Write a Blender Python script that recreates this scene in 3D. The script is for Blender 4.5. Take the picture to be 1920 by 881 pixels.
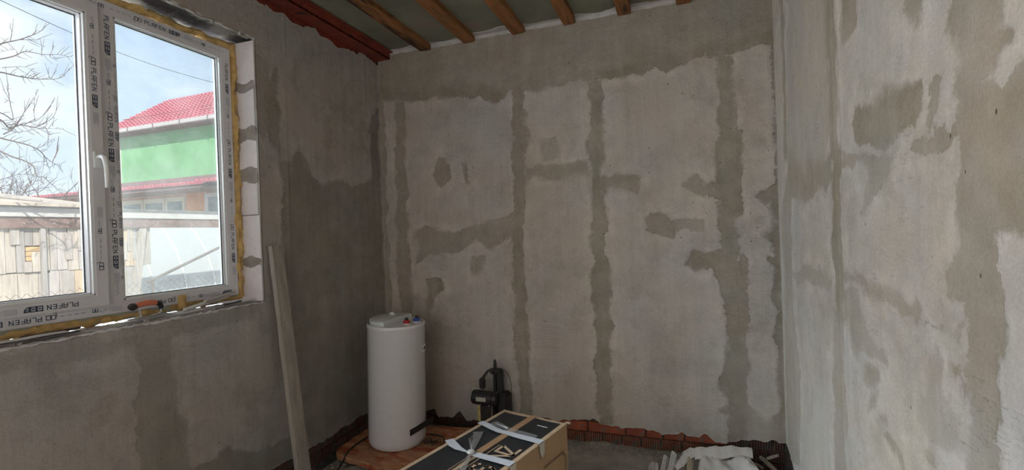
import bpy, bmesh, math, random
import numpy as np
from mathutils import Vector, Matrix
for o in list(bpy.data.objects): bpy.data.objects.remove(o)
C = bpy.context.scene.collection
rnd = random.Random(7)
# ------------------------------------------------------------------ camera
yaw, pitch, roll = (0.33417, -0.00617, -0.03502)
cam = bpy.data.cameras.new('camera'); camo = bpy.data.objects.new('camera', cam); C.objects.link(camo)
fw = Vector((-math.sin(yaw)*math.cos(pitch), math.cos(yaw)*math.cos(pitch), math.sin(pitch)))
rt = Vector((math.cos(yaw), math.sin(yaw), 0)); up = rt.cross(fw)
c_, s_ = math.cos(roll), math.sin(roll)
R0 = c_*rt + s_*up; U0 = -s_*rt + c_*up
camo.matrix_world = Matrix(((R0.x, U0.x, -fw.x, 2.2162), (R0.y, U0.y, -fw.y, -3.2446), (R0.z, U0.z, -fw.z, 1.55), (0, 0, 0, 1)))
cam.sensor_width = 36; cam.sensor_fit = 'HORIZONTAL'; cam.lens = 883.73*36/1920; cam.clip_start = .02; cam.clip_end = 500
bpy.context.scene.camera = camo
# ------------------------------------------------------------------ sky, sun, added fill lamps, exposure
w = bpy.data.worlds.new('sky'); bpy.context.scene.world = w; w.use_nodes = True
nt = w.node_tree; nt.nodes.clear()
def N(nt, t, **k):
    n = nt.nodes.new(t)
    for a, v in k.items():
        if a.startswith('i_'): n.inputs[a[2:].replace('_', ' ')].default_value = v
        else: setattr(n, a, v)
    return n
def ramp(nt, stops, src, interp='LINEAR'):
    n = nt.nodes.new('ShaderNodeValToRGB'); cr = n.color_ramp; cr.interpolation = interp
    while len(cr.elements) < len(stops): cr.elements.new(.5)
    for e, (p, c) in zip(cr.elements, stops):
        e.position = p; e.color = (c, c, c, 1) if not hasattr(c, '__len__') else (*c, 1)
    nt.links.new(src, n.inputs[0]); return n.outputs[0]
tc = N(nt, 'ShaderNodeTexCoord'); mp = N(nt, 'ShaderNodeMapping'); mp.inputs['Scale'].default_value = (2.2, 2.2, 6)
nt.links.new(tc.outputs['Generated'], mp.inputs[0])
nz = N(nt, 'ShaderNodeTexNoise', i_Scale=1.1, i_Detail=7.0, i_Roughness=.55); nt.links.new(mp.outputs[0], nz.inputs[0])
cl = ramp(nt, [(.45, 0.), (.52, .5), (.61, 1.)], nz.outputs[0])
sx = N(nt, 'ShaderNodeSeparateXYZ'); nt.links.new(tc.outputs['Generated'], sx.inputs[0])
blue = ramp(nt, [(0, (.70, .77, .86)), (.35, (.44, .56, .76)), (1, (.26, .40, .68))], sx.outputs[2])
mx = N(nt, 'ShaderNodeMixRGB'); nt.links.new(cl, mx.inputs[0]); nt.links.new(blue, mx.inputs[1]); mx.inputs[2].default_value = (.84, .87, .93, 1)
bg = N(nt, 'ShaderNodeBackground'); bg.inputs[1].default_value = 1.4; nt.links.new(mx.outputs[0], bg.inputs[0])
wo = N(nt, 'ShaderNodeOutputWorld'); nt.links.new(bg.outputs[0], wo.inputs[0])
sun = bpy.data.lights.new('sun', 'SUN'); sun.energy = 5.5; sun.angle = .009; sun.color = (1, .94, .85)
so = bpy.data.objects.new('sun', sun); C.objects.link(so)
so.rotation_euler = Vector((-.62, .50, -.60)).to_track_quat('-Z', 'Y').to_euler()
def area(name, loc, d, sx, sy, e, col):
    l = bpy.data.lights.new(name, 'AREA'); l.shape = 'RECTANGLE'; l.size = sx; l.size_y = sy; l.energy = e; l.color = col
    o = bpy.data.objects.new(name, l); C.objects.link(o); o.location = loc; o.rotation_euler = Vector(d).to_track_quat('-Z', 'Z').to_euler()
area('fill_over_window', (-1.85, -1.95, 4.3), (1, .22, -.80), 2.0, 1.5, 720, (.80, .90, 1))  # added lamp high outside, out of view, boosting the sky light
area('fill_outside_window', (-1.15, -3.15, 2.15), (1, .80, -.15), 1.5, 1.5, 98, (.90, .95, 1))  # added unseen lamp outside the window, acts as bright sky
area('fill_side', (-.12, -3.75, 1.95), (1, .35, -.12), 1.25, 1.4, 27, (1, .96, .89))  # added fill lamp in an invented opening of the left wall
area('fill_rear', (1.5, -4.75, 1.75), (0, 1, .05), 2.0, 1.5, 11, (1, .86, .72))  # added warm fill lamp just inside the invented rear opening
sc = bpy.context.scene
sc.view_settings.view_transform = 'Standard'; sc.view_settings.look = 'None'; sc.view_settings.gamma = 1; sc.view_settings.exposure = 0
sc.view_settings.use_curve_mapping = False
RW, RH, FZ = 2.8155, 3.014, .10
GEN = {'B':[('p',0.68,0.012,[(-0.03,3.197),(2.853,3.087),(2.847,2.645),(2.665,2.619),(2.514,2.609),(2.389,2.612),(2.26,2.59),(2.194,2.572),(2.129,2.624),(2.026,2.579),(1.852,2.579),(1.708,2.578),(1.522,2.559),(1.328,2.54),(1.108,2.576),(1.044,2.523),(0.981,2.515),(0.877,2.567),(0.815,2.543),(0.79,2.57),(0.703,2.589),(0.568,2.594),(0.43,2.583),(0.242,2.615),(-0.054,2.634)]),('p',0.95,0.012,[(-0.054,2.634),(-0.048,2.771),(0.341,2.698),(0.662,2.683),(1.006,2.629),(1.087,2.56),(1.044,2.523),(0.981,2.515),(0.877,2.567),(0.815,2.543),(0.79,2.57),(0.703,2.589),(0.568,2.594),(0.43,2.583),(0.242,2.615)]),('p',0.95,0.012,[(2.847,2.645),(2.665,2.619),(2.514,2.609),(2.389,2.612),(2.26,2.59),(2.194,2.572),(2.129,2.624),(2.026,2.579),(1.852,2.579),(1.708,2.578),(1.674,2.648),(1.89,2.66),(2.131,2.693),(2.327,2.672),(2.608,2.694),(2.843,2.719)]),('p',0.85,0.012,[(1.137,2.58),(1.221,2.562),(1.221,2.332),(1.203,1.95),(1.182,1.605),(1.176,1.219),(1.181,0.91),(1.175,0.523),(1.188,0.215),(1.102,0.207),(1.085,0.517),(1.068,0.712),(1.093,1.064),(1.093,1.608),(1.114,1.956),(1.107,2.228)]),('p',0.9,0.012,[(1.217,2.447),(1.244,2.406),(1.215,2.064),(1.203,2.065)]),('p',0.85,0.012,[(1.694,2.573),(1.773,2.569),(1.786,2.415),(1.772,2.091),(1.762,1.91),(1.786,1.654),(1.756,1.401),(1.789,1.218),(1.783,0.927),(1.767,0.562),(1.767,0.215),(1.694,0.208),(1.667,0.482),(1.671,0.924),(1.67,1.219),(1.706,1.658),(1.682,2.025),(1.673,2.173),(1.695,2.39)]),('p',0.8,0.012,[(2.504,2.611),(2.58,2.589),(2.596,2.282),(2.589,1.95),(2.591,1.617),(2.588,1.284),(2.617,0.951),(2.614,0.617),(2.595,0.181),(2.479,0.168),(2.504,0.408),(2.459,0.539),(2.499,0.644),(2.511,0.948),(2.475,1.082),(2.46,1.217),(2.491,1.622),(2.485,1.858),(2.471,1.994),(2.488,2.16)]),('l',0.95,0.025,[(2.6,2.115),(2.593,1.983),(2.601,1.849),(2.576,1.618)]),('l',0.9,0.018,[(2.605,1.35),(2.615,1.084),(2.599,0.75),(2.608,0.65)]),('p',0.95,0.012,[(2.253,1.301),(2.32,1.382),(2.462,1.386),(2.479,1.217),(2.457,1.217),(2.412,1.292),(2.355,1.269)]),('p',0.75,0.012,[(0.149,2.618),(0.232,2.608),(0.215,2.316),(0.226,2.02),(0.208,1.811),(0.231,1.431),(0.249,1.052),(0.211,0.714),(0.123,0.71),(0.127,1.051),(0.104,1.434),(0.13,1.815),(0.125,2.155)]),('p',0.7,0.012,[(-0.007,3.022),(0.057,3.012),(0.031,2.035),(0.039,1.649),(0.043,1.05),(0.007,0.188),(-0.13,0.176)]),('p',0.9,0.012,[(2.808,2.709),(2.854,2.701),(2.826,1.087),(2.829,0.143),(2.777,0.136),(2.783,1.086),(2.789,1.608),(2.78,1.706),(2.795,1.835),(2.801,2.257)]),('p',0.9,0.012,[(2.694,1.751),(2.803,1.802),(2.808,1.688),(2.75,1.682)]),('p',0.9,0.012,[(2.733,1.496),(2.81,1.526),(2.807,1.438)]),('p',0.9,0.012,[(2.724,1.355),(2.811,1.36),(2.807,1.217),(2.774,1.282)]),('p',0.7,0.012,[(1.205,1.996),(1.309,2.018),(1.426,2.024),(1.54,1.993),(1.653,2.028),(1.679,1.916),(1.422,1.904),(1.266,1.93),(1.201,1.893)]),('p',0.45,0.012,[(1.316,2.2),(1.433,2.204),(1.466,2.043),(1.329,2.032)]),('p',0.8,0.012,[(1.767,1.946),(1.829,1.887),(1.883,1.908),(2.004,1.892),(1.983,1.769),(1.828,1.833),(1.783,1.77)]),('p',0.7,0.012,[(2.335,1.869),(2.412,1.812),(2.506,1.823),(2.519,1.734),(2.363,1.75),(2.268,1.804)]),('p',0.8,0.012,[(2.029,1.608),(2.105,1.646),(2.18,1.601),(2.228,1.547),(2.199,1.479),(2.094,1.499),(2.02,1.53)]),('p',0.55,0.012,[(2.203,1.583),(2.39,1.585),(2.388,1.517),(2.227,1.509)]),('p',0.75,0.012,[(0.463,2.02),(0.532,2.137),(0.586,2.117),(0.599,1.994),(0.541,1.908),(0.496,1.919)]),('p',0.7,0.012,[(0.683,2.076),(0.754,2.079),(0.764,1.902),(0.73,1.928)]),('p',0.7,0.012,[(0.293,1.556),(0.39,1.615),(0.617,1.554),(0.862,1.617),(1.095,1.686),(1.098,1.53),(0.96,1.417),(0.792,1.5),(0.611,1.383),(0.382,1.403),(0.273,1.305)]),('p',0.9,0.012,[(0.373,1.2),(0.513,1.22),(0.518,1.118),(0.438,1.055),(0.39,0.905),(0.366,1.012)]),('p',0.7,0.012,[(0.765,1.372),(0.883,1.379),(0.847,1.24),(0.772,1.212)]),('p',0.3,0.012,[(0.263,1.053),(0.424,1.055),(0.397,0.847),(0.254,0.842)]),('p',0.9,0.012,[(2.46,0.387),(2.504,0.408),(2.515,0.348),(2.465,0.353)]),('p',0.3,0.012,[(2.525,0.275),(2.602,0.416),(2.718,0.327),(2.831,0.436),(2.822,0.109),(2.534,0.174)]),('l',0.35,0.02,[(-0.013,3.006),(0.447,2.992),(1.304,2.975),(2.207,2.978)])],'L':[('p',0.62,0.012,[(-1.136,2.383),(-1.026,2.603),(-1.029,2.029),(-1.045,1.201),(-0.967,0.405),(-0.802,0.058),(-0.249,-0.212),(-0.023,0.025),(-0.002,1.05),(-0.028,2.034),(-0.085,2.028),(-0.148,2.014),(-0.376,1.929),(-0.49,1.969),(-0.654,1.906),(-0.75,1.961),(-0.816,2.057),(-0.879,2.149),(-0.937,2.041),(-1.013,2.031),(-1.106,2.143)]),('p',0.42,0.012,[(-1.859,1.134),(-1.688,1.132),(-1.704,0.851),(-1.651,0.68),(-1.675,0.187),(-1.86,0.301),(-1.868,0.537),(-1.885,0.775),(-1.853,0.947)]),('p',0.6,0.012,[(-1.795,0.834),(-1.719,0.856),(-1.676,0.69),(-1.688,0.194),(-1.794,0.26)]),('p',0.6,0.012,[(-1.689,0.495),(-1.469,0.47),(-1.132,0.378),(-0.967,0.405),(-0.937,0.125),(-0.999,-0.232),(-1.7,0.202)]),('p',0.7,0.012,[(-0.159,2.391),(-0.023,2.588),(-0.031,1.991),(-0.13,1.982)]),('p',0.5,0.012,[(-0.733,1.366),(-0.52,1.424),(-0.474,1.232),(-0.64,1.196)]),('l',0.25,0.03,[(-2.295,1.143),(-1.871,1.137),(-1.242,1.185)]),('p',0.3,0.012,[(-1.212,2.617),(-1.085,2.583),(-1.07,2.337),(-1.144,2.136),(-1.182,2.19)])],'R':[('p',0.75,0.012,[(-0.181,2.882),(-0.271,2.839),(-0.288,2.572),(-0.287,2.373),(-0.261,2.13),(-0.265,1.896),(-0.174,1.908),(-0.178,2.2),(-0.212,2.499)]),('p',0.45,0.012,[(-0.314,1.948),(-0.398,1.935),(-0.317,1.598),(-0.278,1.127),(-0.396,0.748),(-0.328,0.201),(-0.035,0.125),(-0.051,0.646),(-0.086,1.099),(-0.072,1.605)]),('p',0.85,0.012,[(-0.997,2.495),(-1.12,2.437),(-1.12,2.395),(-1.123,2.29),(-1.122,2.186),(-1.136,2.043),(-1.113,1.783),(-1.016,1.796),(-1.031,1.999),(-1.034,2.144),(-1.021,2.257),(-1.014,2.355)]),('p',0.85,0.012,[(-1.043,1.835),(-1.144,1.82),(-1.126,1.674),(-1.121,1.526),(-1.118,1.347),(-1.106,1.165),(-1.03,1.15),(-1.014,1.29),(-0.994,1.446),(-1.023,1.682)]),('p',0.55,0.012,[(-0.982,1.185),(-1.092,1.204),(-1.09,1.061),(-1.098,0.92),(-1.121,0.787),(-1.077,0.338),(-0.96,0.266),(-0.956,0.723),(-0.954,0.952)]),('p',0.7,0.012,[(-0.267,1.89),(-0.477,1.873),(-0.623,1.816),(-0.698,1.861),(-0.759,1.817),(-0.861,1.846),(-0.908,1.806),(-1.031,1.837),(-1.023,1.69),(-0.949,1.668),(-0.839,1.696),(-0.743,1.672),(-0.567,1.66),(-0.277,1.686)]),('p',0.22,0.012,[(-0.379,2.787),(-1.025,2.481),(-1.027,2.223),(-1.025,1.924),(-0.934,1.807),(-0.272,1.836)]),('p',0.9,0.012,[(-1.309,1.94),(-1.407,1.931),(-1.495,1.924),(-1.56,1.918),(-1.621,1.917),(-1.665,1.9),(-1.698,1.901),(-1.717,1.888),(-1.757,1.893),(-1.781,1.85),(-1.781,1.823),(-1.755,1.787),(-1.73,1.778),(-1.679,1.778),(-1.634,1.766),(-1.599,1.765),(-1.427,1.792),(-1.356,1.791),(-1.298,1.848)]),('p',0.8,0.012,[(-1.819,1.867),(-1.844,1.866),(-1.864,1.854),(-1.854,1.823),(-1.848,1.786),(-1.817,1.757),(-1.795,1.756),(-1.808,1.794),(-1.808,1.834),(-1.789,1.846)]),('p',0.8,0.012,[(-1.839,1.77),(-1.893,1.747),(-1.931,1.772),(-1.937,1.73),(-1.86,1.719),(-1.792,1.698),(-1.696,1.711),(-1.718,1.735),(-1.766,1.739),(-1.838,1.749)]),('p',0.8,0.012,[(-1.229,2.385),(-1.359,2.323),(-1.346,2.213),(-1.296,2.196),(-1.202,2.199),(-1.203,2.258)]),('p',0.7,0.012,[(-1.685,2.169),(-1.802,2.113),(-1.777,2.061),(-1.743,2.052),(-1.689,2.094)]),('p',0.8,0.012,[(-1.899,2.067),(-2.069,1.987),(-2.063,1.916),(-2.094,1.896),(-2.088,1.868),(-2.06,1.853),(-2.048,1.832),(-2.03,1.819),(-2.08,1.812),(-2.107,1.834),(-2.15,1.845),(-2.258,1.846),(-2.247,1.507),(-2.209,1.503),(-2.123,1.51),(-2.072,1.512),(-2.082,1.495),(-2.016,1.515),(-2.017,1.471),(-1.922,1.465),(-1.936,1.731),(-1.932,1.787),(-1.92,1.863),(-1.933,1.947),(-1.9,1.989)]),('p',0.8,0.012,[(-1.94,1.697),(-2.134,1.667),(-2.132,1.615),(-2.094,1.613),(-2.063,1.625),(-2.06,1.591),(-2.064,1.565),(-2.05,1.527),(-2.046,1.465),(-2.053,1.435),(-2.059,1.398),(-2.063,1.345),(-1.923,1.318),(-1.921,1.358),(-1.866,1.363),(-1.866,1.436),(-1.918,1.446),(-1.932,1.527)]),('p',0.8,0.012,[(-1.928,1.351),(-2.06,1.372),(-2.057,1.296),(-2.036,1.266),(-2.038,1.241),(-2.031,1.213),(-2.039,1.179),(-2.042,1.143),(-2.032,1.102),(-2.029,0.916),(-1.911,0.844),(-1.918,1.013),(-1.92,1.079),(-1.925,1.114),(-1.923,1.171),(-1.905,1.206),(-1.934,1.247)]),('l',0.5,0.02,[(-1.114,1.347),(-1.277,1.335),(-1.446,1.322),(-1.559,1.308),(-1.702,1.309)]),('p',0.4,0.012,[(-1.11,1.301),(-1.218,1.321),(-1.273,1.293),(-1.287,1.234),(-1.246,1.191),(-1.12,1.167)]),('p',0.5,0.012,[(-1.156,1.214),(-1.288,1.236),(-1.367,1.188),(-1.496,1.158),(-1.493,1.112),(-1.377,1.111),(-1.296,1.123),(-1.239,1.07),(-1.168,1.134)]),('p',0.75,0.012,[(-1.325,1.06),(-1.435,1.085),(-1.439,1.039),(-1.368,0.993),(-1.303,0.997)]),('p',0.9,0.012,[(-1.342,0.91),(-1.381,0.967),(-1.421,0.98),(-1.394,0.935)]),('p',0.75,0.012,[(-1.439,0.91),(-1.508,0.948),(-1.511,0.91),(-1.477,0.887),(-1.437,0.886)]),('p',0.7,0.012,[(-1.455,0.869),(-1.517,0.89),(-1.554,0.878),(-1.601,0.872),(-1.615,0.821),(-1.599,0.761),(-1.576,0.856),(-1.501,0.858)]),('p',0.7,0.012,[(-1.627,1.272),(-1.753,1.3),(-1.871,1.291),(-1.917,1.317),(-1.916,1.288),(-1.9,1.255),(-1.871,1.282),(-1.77,1.289),(-1.672,1.285)]),('p',0.45,0.012,[(-1.756,1.202),(-1.811,1.22),(-1.834,1.182),(-1.814,1.136),(-1.829,1.096),(-1.892,1.102),(-1.889,1.042),(-1.771,0.982),(-1.696,1.009),(-1.709,1.063),(-1.759,1.095),(-1.772,1.155)]),('p',0.9,0.012,[(-1.867,1.209),(-1.905,1.211),(-1.924,1.171),(-1.921,1.113),(-1.904,1.131),(-1.903,1.173),(-1.865,1.169)]),('p',0.7,0.012,[(-1.721,0.932),(-1.787,0.957),(-1.785,0.924),(-1.748,0.911)]),('p',0.6,0.012,[(-1.15,1.738),(-1.156,1.803),(-1.349,1.768),(-1.447,1.748),(-1.535,1.748),(-1.614,1.742),(-1.585,1.684),(-1.469,1.636),(-1.353,1.598),(-1.425,1.664),(-1.413,1.715),(-1.329,1.745),(-1.252,1.713),(-1.214,1.745)]),('p',0.45,0.012,[(-0.263,1.245),(-0.528,1.34),(-0.738,1.338),(-0.966,1.316),(-0.973,1.253),(-0.792,1.264),(-0.477,1.237)])],'edgeB':[(-0.006,0.252),(0.332,0.175),(0.403,0.202),(0.433,0.13),(0.562,0.147),(0.618,0.201),(0.677,0.125),(0.753,0.141),(0.784,0.152),(1.163,0.201),(1.244,0.216),(1.323,0.212),(1.362,0.193),(1.451,0.213),(1.535,0.218),(1.554,0.227),(1.665,0.231),(1.683,0.203),(1.809,0.201),(1.826,0.188),(1.898,0.207),(1.939,0.204),(2.069,0.189),(2.085,0.173),(2.186,0.191),(2.212,0.204),(2.251,0.184),(2.322,0.178),(2.341,0.201),(2.364,0.207),(2.41,0.16),(2.472,0.161),(2.58,0.193),(2.595,0.195),(2.607,0.196),(2.67,0.2),(2.714,0.198),(2.744,0.218),(2.767,0.194),(2.804,0.195)],'edgeL':[(-2.175,0.297),(-1.792,0.307),(-1.385,0.262),(-1.213,0.248),(-1.059,0.245),(-0.993,0.227),(-0.975,0.245),(-0.863,0.234),(-0.734,0.226),(-0.586,0.24),(-0.502,0.233),(-0.351,0.243),(-0.223,0.219),(0.014,0.248)],'topL':[(-1.695,2.854),(-1.364,2.915),(-1.181,2.914),(-1.126,2.914),(-1.088,2.94),(-1.042,2.916),(-0.969,2.932),(-0.928,2.91),(-0.832,2.909),(-0.748,2.936),(-0.689,2.945),(-0.631,2.907),(-0.536,2.924),(-0.478,2.893),(-0.355,2.93),(-0.257,2.932),(-0.191,2.963),(-0.112,2.949),(-0.044,2.93),(-0.003,2.913)],'branches':[(0.018,[(-6.0,0.26,4.05),(-6.0,0.41,4.21),(-6.0,0.48,4.28),(-6.0,0.62,4.37),(-6.0,0.75,4.48),(-6.0,0.82,4.56)]),(0.008,[(-6.0,0.5,4.3),(-6.0,0.55,4.45),(-6.0,0.55,4.51)]),(0.006,[(-6.0,0.62,4.37),(-6.0,0.7,4.39),(-6.0,0.8,4.42)]),(0.014,[(-6.0,0.25,3.95),(-6.0,0.4,4.03),(-6.0,0.52,4.1),(-6.0,0.62,4.19),(-6.0,0.8,4.21),(-6.0,0.97,4.27),(-6.0,1.18,4.32)]),(0.006,[(-6.0,0.86,4.23),(-6.0,0.88,4.42)]),(0.006,[(-6.0,0.95,4.26),(-6.0,0.97,4.4)]),(0.006,[(-6.0,0.97,4.27),(-6.0,1.04,4.22)]),(0.006,[(-6.0,0.54,4.12),(-6.0,0.54,4.2),(-6.0,0.4,4.12)]),(0.014,[(-6.0,0.25,3.8),(-6.0,0.39,3.85),(-6.0,0.57,3.87),(-6.0,0.71,3.89),(-6.0,0.87,3.92),(-6.0,1.05,3.98),(-6.0,1.11,4.08),(-6.0,1.19,4.23)]),(0.006,[(-6.0,0.97,3.96),(-6.0,1.05,4.11)]),(0.005,[(-6.0,0.92,3.94),(-6.0,0.94,4.03)]),(0.006,[(-6.0,0.4,3.91),(-6.0,0.61,3.98),(-6.0,0.71,3.91)]),(0.005,[(-6.0,0.61,3.88),(-6.0,0.82,3.88)]),(0.014,[(-6.0,0.23,3.26),(-6.0,0.38,3.23),(-6.0,0.49,3.16),(-6.0,0.63,3.23),(-6.0,0.77,3.22),(-6.0,0.9,3.23),(-6.0,1.04,3.25)]),(0.011,[(-6.0,0.27,3.34),(-6.0,0.38,3.29),(-6.0,0.47,3.25),(-6.0,0.48,3.44),(-6.0,0.49,3.65),(-6.0,0.51,3.77)]),(0.005,[(-6.0,0.49,3.62),(-6.0,0.46,3.66)]),(0.005,[(-6.0,0.48,3.47),(-6.0,0.38,3.5)]),(0.011,[(-6.0,0.37,3.04),(-6.0,0.49,3.14),(-6.0,0.59,3.29),(-6.0,0.67,3.42),(-6.0,0.76,3.59),(-6.0,0.81,3.76)]),(0.006,[(-6.0,0.67,3.42),(-6.0,0.65,3.56)]),(0.006,[(-6.0,0.69,3.27),(-6.0,0.67,3.44)]),(0.01,[(-6.0,0.49,3.14),(-6.0,0.65,3.25),(-6.0,0.75,3.3),(-6.0,0.82,3.4),(-6.0,0.87,3.52)]),(0.009,[(-6.0,0.77,3.22),(-6.0,0.85,3.29),(-6.0,0.93,3.39),(-6.0,0.98,3.6)]),(0.006,[(-6.0,0.87,3.24),(-6.0,0.9,3.38)]),(0.008,[(-6.0,0.8,3.23),(-6.0,0.82,3.12),(-6.0,0.82,2.94),(-6.0,0.93,3.1)]),(0.006,[(-6.0,0.81,3.25),(-6.0,0.81,3.36)]),(0.005,[(-6.0,0.78,3.21),(-6.0,0.89,3.12)]),(0.016,[(-6.0,0.22,3.04),(-6.0,0.37,2.99),(-6.0,0.48,2.96),(-6.0,0.62,2.93),(-6.0,0.74,2.88),(-6.0,0.84,2.8),(-6.0,0.97,2.74),(-6.0,1.06,2.73)]),(0.006,[(-6.0,0.72,2.89),(-6.0,0.82,2.98),(-6.0,0.87,3.04)]),(0.008,[(-6.0,0.93,2.77),(-6.0,0.99,2.88),(-6.0,1.04,3.02)]),(0.006,[(-6.0,0.88,2.8),(-6.0,0.95,2.94)]),(0.007,[(-6.0,0.79,2.84),(-6.0,0.82,2.72),(-6.0,0.81,2.53)]),(0.005,[(-6.0,0.83,2.72),(-6.0,0.93,2.68)]),(0.016,[(-6.0,0.26,2.95),(-6.0,0.36,2.86),(-6.0,0.47,2.78),(-6.0,0.59,2.72),(-6.0,0.65,2.65),(-6.0,0.68,2.53),(-6.0,0.78,2.53),(-6.0,0.87,2.47),(-6.0,0.98,2.4),(-6.0,1.05,2.32)]),(0.008,[(-6.0,0.35,2.44),(-6.0,0.47,2.51),(-6.0,0.56,2.55),(-6.0,0.68,2.53)]),(0.005,[(-6.0,0.59,2.71),(-6.0,0.56,2.79)]),(0.006,[(-6.0,0.47,2.78),(-6.0,0.36,2.73)]),(0.006,[(-6.0,0.35,2.36),(-6.0,0.46,2.4),(-6.0,0.58,2.38),(-6.0,0.68,2.41)]),(0.007,[(-6.0,0.37,3.12),(-6.0,0.5,3.09),(-6.0,0.66,3.15),(-6.0,0.8,3.21)]),(0.006,[(-6.0,0.38,3.27),(-6.0,0.45,3.21),(-6.0,0.55,3.2),(-6.0,0.68,3.18)])]}
# ------------------------------------------------------------------ helpers
class MB:
    def __init__(s): s.v = []; s.f = []
    def add(s, v, f):
        b = len(s.v); s.v += [tuple(p) for p in v]; s.f += [tuple(i+b for i in q) for q in f]; return s
    def box(s, a, b, M=None):
        x0, y0, z0 = a; x1, y1, z1 = b
        v = [Vector(p) for p in ((x0,y0,z0),(x1,y0,z0),(x1,y1,z0),(x0,y1,z0),(x0,y0,z1),(x1,y0,z1),(x1,y1,z1),(x0,y1,z1))]
        if M is not None: v = [M @ p for p in v]
        return s.add(v, [(0,3,2,1),(4,5,6,7),(0,1,5,4),(1,2,6,5),(2,3,7,6),(3,0,4,7)])
    def tube(s, pts, r, n=8, cap=True):
        pts = [Vector(p) for p in pts]; m = len(pts); rs = r if hasattr(r, '__len__') else [r]*m
        rings = []; prev = None
        for i, p in enumerate(pts):
            t = (pts[min(i+1, m-1)]-pts[max(i-1, 0)]).normalized()
            a = prev if prev is not None else (Vector((0,0,1)) if abs(t.z) < .9 else Vector((1,0,0)))
            u = (a - t*a.dot(t)).normalized(); prev = u; q = t.cross(u)
            rings.append([p+(u*math.cos(k*2*math.pi/n)+q*math.sin(k*2*math.pi/n))*rs[i] for k in range(n)])
        f = [(i*n+k, i*n+(k+1)%n, (i+1)*n+(k+1)%n, (i+1)*n+k) for i in range(m-1) for k in range(n)]
        if cap: f += [tuple(range(n))[::-1], tuple((m-1)*n+k for k in range(n))]
        return s.add([p for g in rings for p in g], f)
    def lathe(s, prof, n=48, M=None, cap=True):
        v = [Vector((r*math.cos(k*2*math.pi/n), r*math.sin(k*2*math.pi/n), z)) for r, z in prof for k in range(n)]
        if M is not None: v = [M @ p for p in v]
        m = len(prof); f = [(i*n+k, i*n+(k+1)%n, (i+1)*n+(k+1)%n, (i+1)*n+k) for i in range(m-1) for k in range(n)]
        if cap: f += [tuple(range(n))[::-1], tuple((m-1)*n+k for k in range(n))]
        return s.add(v, f)
    def prism(s, poly, z0, z1, M=None):
        n = len(poly); v = [Vector((x, y, z)) for z in (z0, z1) for x, y in poly]
        if M is not None: v = [M @ p for p in v]
        return s.add(v, [tuple(range(n))[::-1], tuple(n+k for k in range(n))]+[(k, (k+1)%n, n+(k+1)%n, n+k) for k in range(n)])
    def build(s, name, mat, parent=None, bevel=0, smooth=False, seg=2, kind=None, label=None):
        me = bpy.data.meshes.new(name); me.from_pydata(s.v, [], s.f); me.validate()
        bm = bmesh.new(); bm.from_mesh(me); bmesh.ops.recalc_face_normals(bm, faces=bm.faces)
        if bevel: bmesh.ops.bevel(bm, geom=[e for e in bm.edges if len(e.link_faces) == 2 and e.calc_face_angle() > .5], offset=bevel, segments=seg, affect='EDGES', clamp_overlap=True)
        bm.to_mesh(me); bm.free()
        if smooth:
            me.polygons.foreach_set('use_smooth', [True]*len(me.polygons))
            me.set_sharp_from_angle(angle=math.radians(38))
        return link(name, me, mat, parent, kind, label)
def link(name, me, mat, parent=None, kind=None, label=None):
    o = bpy.data.objects.new(name, me); C.objects.link(o)
    if mat is not None: me.materials.clear(); me.materials.append(mat)
    if parent is not None: o.parent = parent
    if kind: o['kind'] = kind
    if label: o['label'] = label
    return o
def thing(name, label, cat, loc=(0,0,0), group=None):
    o = bpy.data.objects.new(name, None); C.objects.link(o); o.location = loc; o.empty_display_size = .1
    return tag(o, label, cat, group)
def tag(o, label, cat, group=None):
    o['label'] = label; o['category'] = cat
    if group: o['group'] = group
    return o
def reparent_world(o):      # parts are modelled in world space, their thing's Empty stands at its base
    for ch in o.children:
        ch.matrix_parent_inverse = Matrix.Translation(-o.location)
def rot(axis, a, c=(0,0,0)): return Matrix.Translation(c) @ Matrix.Rotation(a, 4, axis) @ Matrix.Translation(-Vector(c))
# value noise on numpy arrays
def vnoise(x, y, seed=0):
    r = np.random.RandomState(seed).rand(256, 256)
    xi = np.floor(x).astype(int); yi = np.floor(y).astype(int); fx = x-xi; fy = y-yi
    fx = fx*fx*(3-2*fx); fy = fy*fy*(3-2*fy); g = lambda a, b: r[a % 256, b % 256]
    return (g(xi,yi)*(1-fx)+g(xi+1,yi)*fx)*(1-fy)+(g(xi,yi+1)*(1-fx)+g(xi+1,yi+1)*fx)*fy - .5
def fbm(x, y, s, oct=4, seed=0):
    return sum(vnoise(x*s*2**k+7.3*k, y*s*2**k-3.1*k, seed+k)*.55**k for k in range(oct))
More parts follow.
